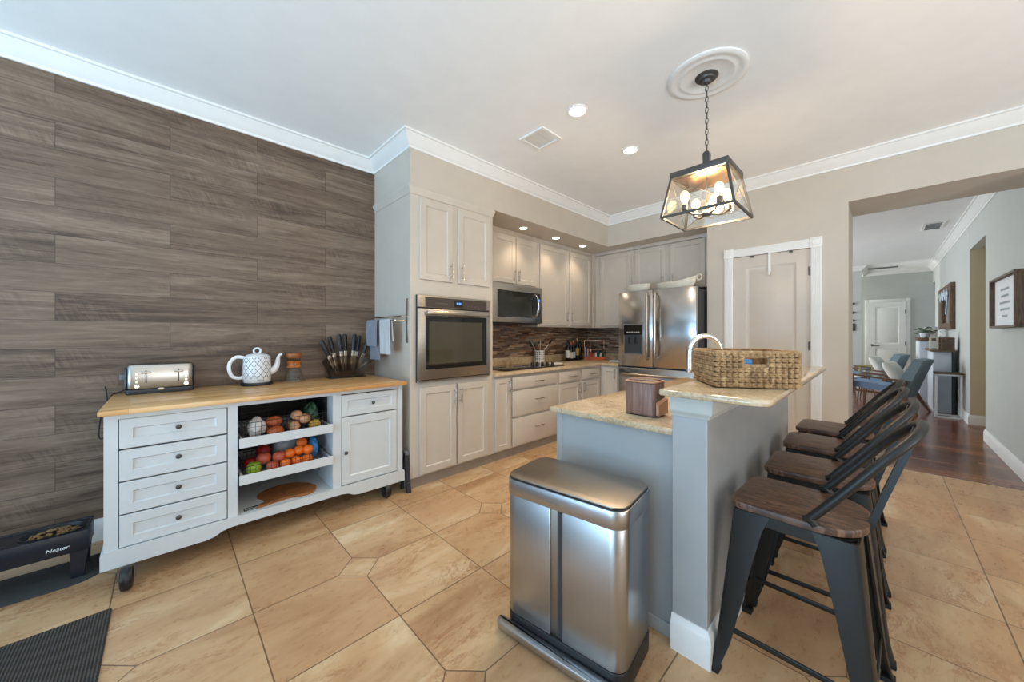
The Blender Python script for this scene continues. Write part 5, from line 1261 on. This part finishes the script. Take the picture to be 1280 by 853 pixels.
for a in ((vx0, vx1, vy0, vy0+0.028), (vx0, vx1, vy1-0.028, vy1), (vx0, vx0+0.028, vy0+0.028, vy1-0.028), (vx1-0.028, vx1, vy0+0.028, vy1-0.028)): m.box(*a, ZC-0.012, ZC-0.0005, 0.002, 1)
m.build('frame', MT['trim'], vt)
m = MB(); n_ = 9
for i in range(n_):
    y = vy0+0.034 + (vy1-vy0-0.068)*i/(n_-1); m.loft([[(vx0+0.028, y-0.008, ZC-0.011), (vx0+0.028, y-0.006, ZC-0.011), (vx0+0.028, y+0.008, ZC-0.002), (vx0+0.028, y+0.006, ZC-0.002)], [(vx1-0.028, y-0.008, ZC-0.011), (vx1-0.028, y-0.006, ZC-0.011), (vx1-0.028, y+0.008, ZC-0.002), (vx1-0.028, y+0.006, ZC-0.002)]])
m.build('louvre_slats', MT['trim'], vt)
PX, PY = 2.455, 0.765
m = MB(); m.lathe([(0.225, -0.0005), (0.225, -0.007), (0.214, -0.013), (0.197, -0.014), (0.186, -0.010), (0.165, -0.009), (0.157, -0.012), (0.148, -0.012), (0.138, -0.008), (0.075, -0.008), (0.002, -0.008)], (PX, PY, ZC), 64)
put(m.build('ceiling_medallion', MT['trim']), 'round white plaster medallion on the ceiling above the pendant', 'medallion')
pd = thing('pendant_light', 'dark metal and glass box pendant lamp hanging over the island', 'pendant lamp', (PX, PY, 2.02))
m = MB(); m.lathe([(0.066, -0.0085), (0.066, -0.014), (0.056, -0.020), (0.05, -0.022), (0.046, -0.032), (0.026, -0.036), (0.02, -0.05), (0.002, -0.052)], (PX, PY, ZC), 36); m.build('canopy', MT['bronze'], pd)
m = MB(); z = 2.870; k = 0
while z > 2.435:
    pts = []
    for a in range(14):
        th = 2*PI*a/14; u = 0.0085*math.cos(th); w = 0.021*math.sin(th)
        pts.append((PX + (u if k % 2 == 0 else 0), PY + (0 if k % 2 == 0 else u), z + w))
    m.tube(pts, 0.0022, 6, closed=True); z -= 0.034; k += 1
m.build('chain', MT['bronze'], pd)
m = MB(); m.loft([[(PX+sx*0.016, PY+sy*0.016, 2.29) for sx, sy in ((-1, -1), (1, -1), (1, 1), (-1, 1))], [(PX+sx*0.019, PY+sy*0.019, 2.425) for sx, sy in ((-1, -1), (1, -1), (1, 1), (-1, 1))], [(PX+sx*0.010, PY+sy*0.010, 2.44) for sx, sy in ((-1, -1), (1, -1), (1, 1), (-1, 1))]]); m.build('stem', MT['bronze'], pd)
tz, bz = 2.262, 2.022
tx0, tx1, ty0, ty1 = PX-0.168, PX+0.155, PY-0.165, PY+0.165
bx0, bx1, by0, by1 = PX-0.172, PX+0.228, PY-0.190, PY+0.212
bx0, bx1, by0, by1 = PX-0.195, PX+0.205, PY-0.20, PY+0.205
m = MB(); m.box(tx0, tx1, ty0, ty1, tz, tz+0.038, 0.003); m.build('top_plate', MT['bronze'], pd)
m = MB(); m.box(tx0+0.03, tx1-0.03, ty0+0.03, ty1-0.03, tz-0.004, tz-0.0005); m.build('reflector', plain('brushed_copper_plate', (176, 138, 104), 0.25, 1.0), pd)
tc_ = [(tx0+0.008, ty0+0.008), (tx1-0.008, ty0+0.008), (tx1-0.008, ty1-0.008), (tx0+0.008, ty1-0.008)]; bc_ = [(bx0, by0), (bx1, by0), (bx1, by1), (bx0, by1)]
def bar(mb, p, q, w=0.0068):
    p = Vector(p); q = Vector(q); d = (q-p).normalized(); a = d.orthogonal().normalized()
    up = Vector((0, 0, 1)); a = (up - d*up.dot(d)); a = a.normalized() if a.length > 0.3 else Vector((1, 0, 0)) - d*d.x; a.normalize(); b = d.cross(a)
    mb.loft([[c + a*s*w + b*u*w for s, u in ((-1, -1), (1, -1), (1, 1), (-1, 1))] for c in (p, q)])
m = MB()
for i in range(4):
    j = (i+1) % 4
    bar(m, (*tc_[i], tz), (*bc_[i], bz)); bar(m, (*bc_[i], bz), (*bc_[j], bz), 0.0065)
m.build('cage_frame', MT['bronze'], pd)
for i in range(4):
    j = (i+1) % 4
    m = MB(); a, b, c_, d_ = Vector((*tc_[i], tz-0.002)), Vector((*tc_[j], tz-0.002)), Vector((*bc_[j], bz+0.008)), Vector((*bc_[i], bz+0.008))
    nn = (b-a).cross(d_-a).normalized()*0.0015
    m.loft([[a+nn, b+nn, c_+nn, d_+nn], [a-nn, b-nn, c_-nn, d_-nn]]); pn = m.build('glass_pane', MT['lampglass'], pd)
    m = MB(); nn = nn.normalized()*0.004; m.tube([a*0.98+d_*0.02, c_], 0.0014, 5); m.tube([b, d_], 0.0014, 5); m.build('cross_wire', MT['bronze'], pn)
m = MB(); m.cyl((PX, PY, tz), (PX, PY, 2.05), 0.006, n=12); m.lathe([(0.002, 2.032), (0.026, 2.034), (0.03, 2.045), (0.02, 2.062), (0.006, 2.066)], (PX, PY, 0), 24)
for s in range(4):
    a = R(45+90*s); ex, ey = PX+0.138*math.cos(a), PY+0.138*math.sin(a)
    m.tube(smooth_path([(PX, PY, 2.046), (PX+0.06*math.cos(a), PY+0.06*math.sin(a), 2.040), (PX+0.10*math.cos(a), PY+0.10*math.sin(a), 2.046), (ex, ey, 2.068)], 5), 0.006, 8)
    m.lathe([(0.010, 2.062), (0.017, 2.068), (0.017, 2.100), (0.012, 2.104)], (ex, ey, 0), 16)
m.build('arm_cluster', MT['bronze'], pd)
for s in range(4):
    a = R(45+90*s); ex, ey = PX+0.138*math.cos(a), PY+0.138*math.sin(a)
    m = MB(); m.lathe([(0.011, 2.102), (0.012, 2.110), (0.021, 2.130), (0.026, 2.150), (0.022, 2.172), (0.010, 2.186), (0.002, 2.188)], (ex, ey, 0), 20); m.build('bulb', MT['bulb'], pd)
l = bpy.data.lights.new('lamp', 'POINT'); l.energy = 30; l.color = (1.0, 0.74, 0.46); l.shadow_soft_size = 0.10
o = bpy.data.objects.new('lamp', l); C.objects.link(o); o.parent = pd; o.location = (0, 0, 0.10)

# ------------------------------------------------------------------ beyond the opening: hall and living room
pf = thing('framed_sign', 'deep wooden frame around a white handwritten sign on the hall wall', 'framed sign', (5.76, -0.84, 1.595))
f0, f1, z0, z1 = 5.25, 6.27, 1.345, 1.845
m = MB()
m.box(f0, f1, -0.8795, -0.80, z0, z0+0.022, 0.002); m.box(f0, f1, -0.8795, -0.80, z1-0.022, z1, 0.002); m.box(f0, f0+0.022, -0.8795, -0.80, z0+0.022, z1-0.022, 0.002); m.box(f1-0.022, f1, -0.8795, -0.80, z0+0.022, z1-0.022, 0.002)
m.build('frame', MT['rustic'], pf)
m = MB(); m.box(f0+0.022, f1-0.022, -0.8795, -0.835, z0+0.022, z1-0.022); bd = m.build('board', MT['white'], pf)
m = MB(); rr = random.Random(4)
for k in range(5):
    z = 1.72-0.065*k; w = (0.34, 0.30, 0.40, 0.36, 0.22)[k]; pts = []
    for i in range(110):
        q = i/109; pts.append((5.82 + w/2 - w*q, -0.8335, z + 0.013*math.sin(i*1.25+k)*(0.4+0.6*abs(math.sin(i*0.37+k*1.7)))))
    m.tube(pts, 0.0013, 4)
m.build('script_lines', MT['gwall'], bd)
mi = thing('wall_mirror', 'rustic carved wooden mirror on the hall wall above the console', 'mirror', (10.2, -0.86, 1.77))
f0, f1, z0, z1 = 9.55, 11.3, 1.37, 2.17
m = MB()
m.box(f0, f1, -0.8795, -0.82, z0, z0+0.12, 0.008); m.box(f0, f1, -0.8795, -0.82, z1-0.14, z1, 0.008); m.box(f0, f0+0.22, -0.8795, -0.82, z0+0.12, z1-0.14, 0.008); m.box(f1-0.45, f1, -0.8795, -0.82, z0+0.12, z1-0.14, 0.008)
m.build('frame', MT['rustic'], mi)
m = MB(); m.box(f0+0.22, f1-0.45, -0.8795, -0.855, z0+0.12, z1-0.14); m.build('mirror_glass', MT['mirror'], mi)
m = MB(); rr = random.Random(9)
for i in range(16):
    m.ball((f0+0.35+0.075*i, -0.817, z1-0.17+0.06*math.sin(i*1.3)), (0.05, 0.012, 0.05), 10, 6)
for i in range(6): m.ball((f0+0.35+0.03*i, -0.817, z1-0.25-0.05*i), (0.035, 0.012, 0.04), 10, 6)
m.build('carved_leaves', MT['silver'], mi)
# console with end panel
cs = thing('console_cabinet', 'pale console with a dark wooden top against the hall wall', 'console', (9.5, -0.70, 0))
m = MB(); m.box(9.14, 10.1, -0.80, -0.605, 0.0, 0.995, 0.002); m.build('body', MT['gwall'], cs)
m = MB(); m.box(9.09, 10.15, -0.835, -0.575, 0.996, 1.03, 0.004); m.build('top', MT['rustic'], cs)
for x in (9.15, 10.06):
    m = MB(); m.box(x, x+0.04, -0.84, -0.805, 0.0, 0.995); m.build('post', MT['black'], cs)
tb = thing('tall_bookcase', 'tall pale cabinet with a thick dark top behind the console', 'cabinet', (10.75, -0.68, 0))
m = MB(); m.box(10.3, 11.2, -0.86, -0.52, 0, 1.165, 0.002); m.build('body', MT['gwall'], tb)
m = MB(); m.box(10.27, 11.23, -0.862, -0.50, 1.166, 1.22, 0.004); m.build('top', MT['rustic'], tb)
m = MB()
for z in (0.10, 0.46, 0.82): m.box(10.36, 11.14, -0.520, -0.508, z, z+0.33, 0.003)
m.build('drawer_fronts', MT['wht_metal'], tb)
nt = thing('side_table', 'white metal C-frame side table with dark top in front of the console', 'table', (8.7, -0.73, 0))
m = MB(); m.box(8.56, 8.86, -0.872, -0.585, 0.672, 0.690, 0.003); m.build('table_top', MT['rustic'], nt)
m = MB()
for x in (8.58, 8.82):
    bar(m, (x, -0.60, 0.012), (x, -0.60, 0.670), 0.011); bar(m, (x, -0.845, 0.012), (x, -0.845, 0.670), 0.011); bar(m, (x, -0.60, 0.012), (x, -0.845, 0.012), 0.011); bar(m, (x, -0.60, 0.660), (x, -0.845, 0.660), 0.011)
bar(m, (8.58, -0.60, 0.012), (8.82, -0.60, 0.012), 0.011)
m.build('frame', MT['wht_metal'], nt)
# decor on the console
ln = thing('wooden_lantern', 'pale lattice-sided wooden lantern on the console top', 'lantern', (9.2, -0.62, 1.031))
m = MB(); X0, X1, Ya, Yb = 9.13, 9.27, -0.655, -0.578
for x in (X0, X1):
    for y in (Ya, Yb): m.box(x-0.008, x+0.008, y-0.008, y+0.008, 1.031, 1.235)
for z in (1.031, 1.09, 1.15, 1.22):
    for x in (X0, X1): m.box(x-0.006, x+0.006, Ya, Yb, z, z+0.012)
    for y in (Ya, Yb): m.box(X0, X1, y-0.006, y+0.006, z, z+0.012)
m.box(X0, X1, Ya, Yb, 1.225, 1.237); m.build('frame', MT['board2'], ln)
cr2 = thing('wooden_crate', 'weathered grey wooden crate on the console top beside the lantern', 'crate', (9.2, -0.75, 1.031))
m = MB(); X0, X1, Ya, Yb = 9.11, 9.33, -0.832, -0.672
for z in (1.032, 1.083, 1.134, 1.185): m.box(X0, X0+0.012, Ya, Yb, z, z+0.046, 0.003); m.box(X0, X1, Yb-0.012, Yb, z, z+0.046, 0.003); m.box(X1-0.012, X1, Ya, Yb, z, z+0.046, 0.003); m.box(X0, X1, Ya, Ya+0.012, z, z+0.046, 0.003)
m.build('slats', MT['rustic'], cr2)
m = MB()
for y in (Ya+0.01, (Ya+Yb)/2-0.01, Yb-0.03): m.box(X0-0.008, X0-0.0005, y, y+0.02, 1.032, 1.231)
m.box(X0+0.012, X1-0.012, Ya+0.012, Yb-0.012, 1.215, 1.226); m.build('battens', MT['rustic'], cr2)
lt = thing('letter_ornament', 'white freestanding letter S on top of the wooden crate', 'ornament', (9.19, -0.705, 1.2315))
text_mesh('letter', 'S', 0.19, 0.015, Matrix.Translation((0, 0, 0.066)) @ Matrix.Rotation(-PI/2, 4, 'Z') @ Matrix.Rotation(PI/2, 4, 'X'), MT['white'], lt)
pl = thing('potted_plant', 'small trailing green plant in a pale pot on the tall cabinet', 'plant', (10.55, -0.60, 1.2205))
m = MB(); m.lathe([(0.05, 0), (0.06, 0.01), (0.075, 0.09), (0.07, 0.09), (0.055, 0.02), (0.002, 0.015)], n=20); m.build('pot', MT['wht_metal'], pl, local=True)
m = MB(); rr = random.Random(2)
for i in range(60):
    a = rr.uniform(0, 6.28); q = rr.uniform(0.02, 0.15); z = 0.12 + rr.uniform(-0.03, 0.09) - q*0.2
    m.M = Matrix.Translation((q*math.cos(a), q*math.sin(a), z)) @ Matrix.Rotation(rr.uniform(0, 6), 4, 'Z') @ Matrix.Rotation(rr.uniform(-0.8, 0.8), 4, 'X')
    m.ball((0, 0, 0), (0.03, 0.017, 0.004), 8, 5)
m.M = Matrix.Identity(4)
for i in range(8):
    a = i*0.8; m.tube([(0, 0, 0.05), (0.05*math.cos(a), 0.05*math.sin(a), 0.12), (0.11*math.cos(a), 0.11*math.sin(a), 0.11)], 0.003, 5)
m.build('foliage', MT['leaf'], pl, local=True)
ph = thing('picture_frame', 'small white framed print standing behind the plant', 'picture', (10.80, -0.66, 1.2205))
m = MB(); m.box(10.79, 10.81, -0.77, -0.60, 1.221, 1.43, 0.003); m.build('frame', MT['wht_metal'], ph)
m = MB(); m.box(10.787, 10.7895, -0.75, -0.62, 1.245, 1.41); m.build('print', MT['label'], ph)
# wall hooks on the partition
for i, z in enumerate((2.03, 1.81, 1.62)):
    t = thing('wall_hook', ['top', 'middle', 'lowest'][i] + ' of three small dark round hooks on the far partition wall', 'hook', (11.985, 0.46, z), group='round hooks on the partition')
    m = MB(); m.cyl((11.9995, 0.46, z), (11.985, 0.46, z), 0.03, n=16); m.build('plate', MT['bronze'], t)
    m = MB(); m.cyl((11.985, 0.46, z), (11.955, 0.46, z), 0.012, n=12); m.ball((11.95, 0.46, z), 0.02, 12, 8); m.build('peg', MT['bronze'], t)
kp = thing('key_holder', 'small dark rectangular plaque below the round hooks', 'plaque', (11.99, 0.46, 1.46))
m = MB(); m.box(11.975, 11.9995, 0.43, 0.49, 1.37, 1.55, 0.004); m.build('plaque', MT['bronze'], kp)
m = MB(); m.cyl((11.975, 0.46, 1.40), (11.95, 0.46, 1.40), 0.008, n=10); m.build('peg', MT['bronze'], kp)
# armchairs
def make_armchair():
    t = thing('armchair', 'x', 'armchair', (0, 0, 0), group='wooden armchairs in the living room')
    # local: front toward +Y, width along X 0..0.66
    W_ = 0.57
    m = MB(); m.loft([[(x, y, z) for x, y, z in r] for r in ([(0.05, -0.33, 0.30), (W_-0.05, -0.33, 0.30), (W_-0.05, 0.34, 0.36), (0.05, 0.34, 0.36)], [(0.05, -0.30, 0.40), (W_-0.05, -0.30, 0.40), (W_-0.05, 0.35, 0.47), (0.05, 0.35, 0.47)])]); m.build('seat_cushion', MT['blueup'], t, local=True)
    m = MB(); m.loft([[(0.04, -0.32, 0.24), (W_-0.04, -0.32, 0.24), (W_-0.04, -0.22, 0.22), (0.04, -0.22, 0.22)], [(0.04, -0.44, 0.62), (W_-0.04, -0.44, 0.62), (W_-0.04, -0.30, 0.62), (0.04, -0.30, 0.62)], [(0.05, -0.53, 0.87), (W_-0.05, -0.53, 0.87), (W_-0.05, -0.43, 0.89), (0.05, -0.43, 0.89)]]); m.build('backrest', MT['greyup'], t, local=True)
    for x in (0.0, W_-0.04):
        m = MB(); m.loft([[(x, 0.37, 0.56), (x+0.05, 0.37, 0.56), (x+0.05, 0.37, 0.59), (x, 0.37, 0.59)], [(x, -0.02, 0.53), (x+0.05, -0.02, 0.53), (x+0.05, -0.02, 0.56), (x, -0.02, 0.56)], [(x, -0.36, 0.51), (x+0.04, -0.36, 0.51), (x+0.04, -0.36, 0.535), (x, -0.36, 0.535)]]); m.build('armrest', MT['oakarm'], t, local=True)
        m = MB(); m.loft([[(x+0.005, 0.335, 0.0), (x+0.03, 0.335, 0.0), (x+0.03, 0.36, 0.0), (x+0.005, 0.36, 0.0)], [(x, 0.30, 0.40), (x+0.04, 0.30, 0.40), (x+0.04, 0.35, 0.40), (x, 0.35, 0.40)], [(x, 0.31, 0.562), (x+0.04, 0.31, 0.562), (x+0.04, 0.355, 0.562), (x, 0.355, 0.562)]]); m.build('leg', MT['oakarm'], t, local=True)
        m = MB(); m.loft([[(x+0.005, -0.485, 0.0), (x+0.03, -0.485, 0.0), (x+0.03, -0.455, 0.0), (x+0.005, -0.455, 0.0)], [(x, -0.33, 0.32), (x+0.04, -0.33, 0.32), (x+0.04, -0.26, 0.32), (x, -0.26, 0.32)], [(x, -0.36, 0.53), (x+0.03, -0.36, 0.53), (x+0.03, -0.33, 0.53), (x, -0.33, 0.53)]]); m.build('leg', MT['oakarm'], t, local=True)
        m = MB(); bar(m, (x+0.02, 0.33, 0.31), (x+0.02, -0.29, 0.27), 0.018); m.build('side_rail', MT['oakarm'], t, local=True)
    return t
a0 = make_armchair(); a0.location = (8.67, 0.050, 0); a0.rotation_euler = (0, 0, R(-18)); a0['label'] = 'nearer wood-framed armchair with slate blue seat in the living room'
a1 = copy_tree(a0); a1.location = (10.5, 0.24, 0); a1['label'] = 'farther wood-framed armchair, mostly hidden behind the nearer armchair'
def cushion(label, c, rot, mat):
    t = thing('throw_cushion', label, 'cushion', c); t.rotation_euler = rot
    m = MB(); rings = []
    for k in range(-5, 6):
        s = k/5; th = 0.07*math.sqrt(max(0.0, 1-s*s))**1.0
        rings.append(s)
    n = 16; grid_t = []; 
    for z_sign in (0,):
        pass
    top = [[None]*(n+1) for _ in range(n+1)]; bot = [[None]*(n+1) for _ in range(n+1)]
    for i in range(n+1):
        for j in range(n+1):
            u, v = 2*i/n-1, 2*j/n-1
            pinch = 1 - 0.06*(1-abs(u)**2)*(abs(v)**4) ; pinch2 = 1 - 0.06*(1-abs(v)**2)*(abs(u)**4)
            h = 0.075*((1-u**4)*(1-v**4))**0.6
            p = (0.21*u*pinch2, 0.21*v*pinch)
            top[i][j] = m.v((p[0], p[1], h)); bot[i][j] = top[i][j] if (i in (0, n) or j in (0, n)) else m.v((p[0], p[1], -h))
    for i in range(n):
        for j in range(n):
            m.f([top[i][j], top[i+1][j], top[i+1][j+1], top[i][j+1]]); m.f([bot[i][j], bot[i][j+1], bot[i+1][j+1], bot[i+1][j]])
    m.build('cover', mat, t, local=True, ang=70)
cushion('cream cushion leaning in the nearer armchair', (8.891, -0.175, 0.635), (R(62), 0, R(-18)), MT['linen'])
cushion('pale cushion leaning in the farther armchair', (10.72, 0.015, 0.635), (R(62), 0, R(-18)), MT['linen'])
gt = thing('accent_table', 'small round table between the two armchairs', 'table', (9.85, 0.22, 0))
m = MB(); m.lathe([(0.19, 0.455), (0.20, 0.46), (0.20, 0.475), (0.002, 0.476)], n=32); m.build('table_top', MT['wht_metal'], gt, local=True)
for k in range(3):
    a = 2*PI*k/3 + 0.4; m = MB(); m.cyl((0.06*math.cos(a), 0.06*math.sin(a), 0.458), (0.17*math.cos(a), 0.17*math.sin(a), 0.0), 0.012, 0.009, 10); m.build('leg', MT['oakarm'], gt, local=True)
gl = thing('glass_lantern', 'gold-framed glass lantern on the small round table', 'lantern', (9.85, 0.20, 0.4765))
m = MB()
for sx in (-1, 1):
    for sy in (-1, 1): bar(m, (sx*0.085, sy*0.085, 0.006), (sx*0.085, sy*0.085, 0.19), 0.006)
for z in (0.006, 0.19):
    for s in (-1, 1): bar(m, (s*0.085, -0.085, z), (s*0.085, 0.085, z), 0.006); bar(m, (-0.085, s*0.085, z), (0.085, s*0.085, z), 0.006)
m.build('frame', MT['gold'], gl, local=True)
m = MB()
for s in (-1, 1): m.box(s*0.082-0.001, s*0.082+0.001, -0.08, 0.08, 0.012, 0.184); m.box(-0.08, 0.08, s*0.082-0.001, s*0.082+0.001, 0.012, 0.184)
m.build('glass_panes', MT['glass'], gl, local=True)
m = MB(); m.cyl((0, 0, 0.0), (0, 0, 0.10), 0.035, n=20); m.build('candle', MT['linen'], gl, local=True)
# living-room ceiling vents
for (x, y, sx, sy, lab) in ((12.6, 0.05, 0.35, 0.75, 'long ceiling vent near the far living-room door'), (8.3, -0.55, 0.5, 0.22, 'ceiling vent above the hall side of the living room')):
    t = thing('ceiling_vent', lab, 'vent', (x, y, ZC-0.01), group='living-room ceiling vents')
    m = MB(); m.box(x-sx/2, x+sx/2, y-sy/2, y-sy/2+0.03, ZC-0.012, ZC-0.0005); m.box(x-sx/2, x+sx/2, y+sy/2-0.03, y+sy/2, ZC-0.012, ZC-0.0005); m.box(x-sx/2, x-sx/2+0.03, y-sy/2+0.03, y+sy/2-0.03, ZC-0.012, ZC-0.0005); m.box(x+sx/2-0.03, x+sx/2, y-sy/2+0.03, y+sy/2-0.03, ZC-0.012, ZC-0.0005); m.build('frame', MT['trim'], t)
    m = MB()
    for i in range(8):
        xx = x-sx/2+0.04 + (sx-0.08)*i/7; m.box(xx-0.004, xx+0.010, y-sy/2+0.03, y+sy/2-0.03, ZC-0.009, ZC-0.004)
    m.build('louvre_slats', MT['mgrey'], t)
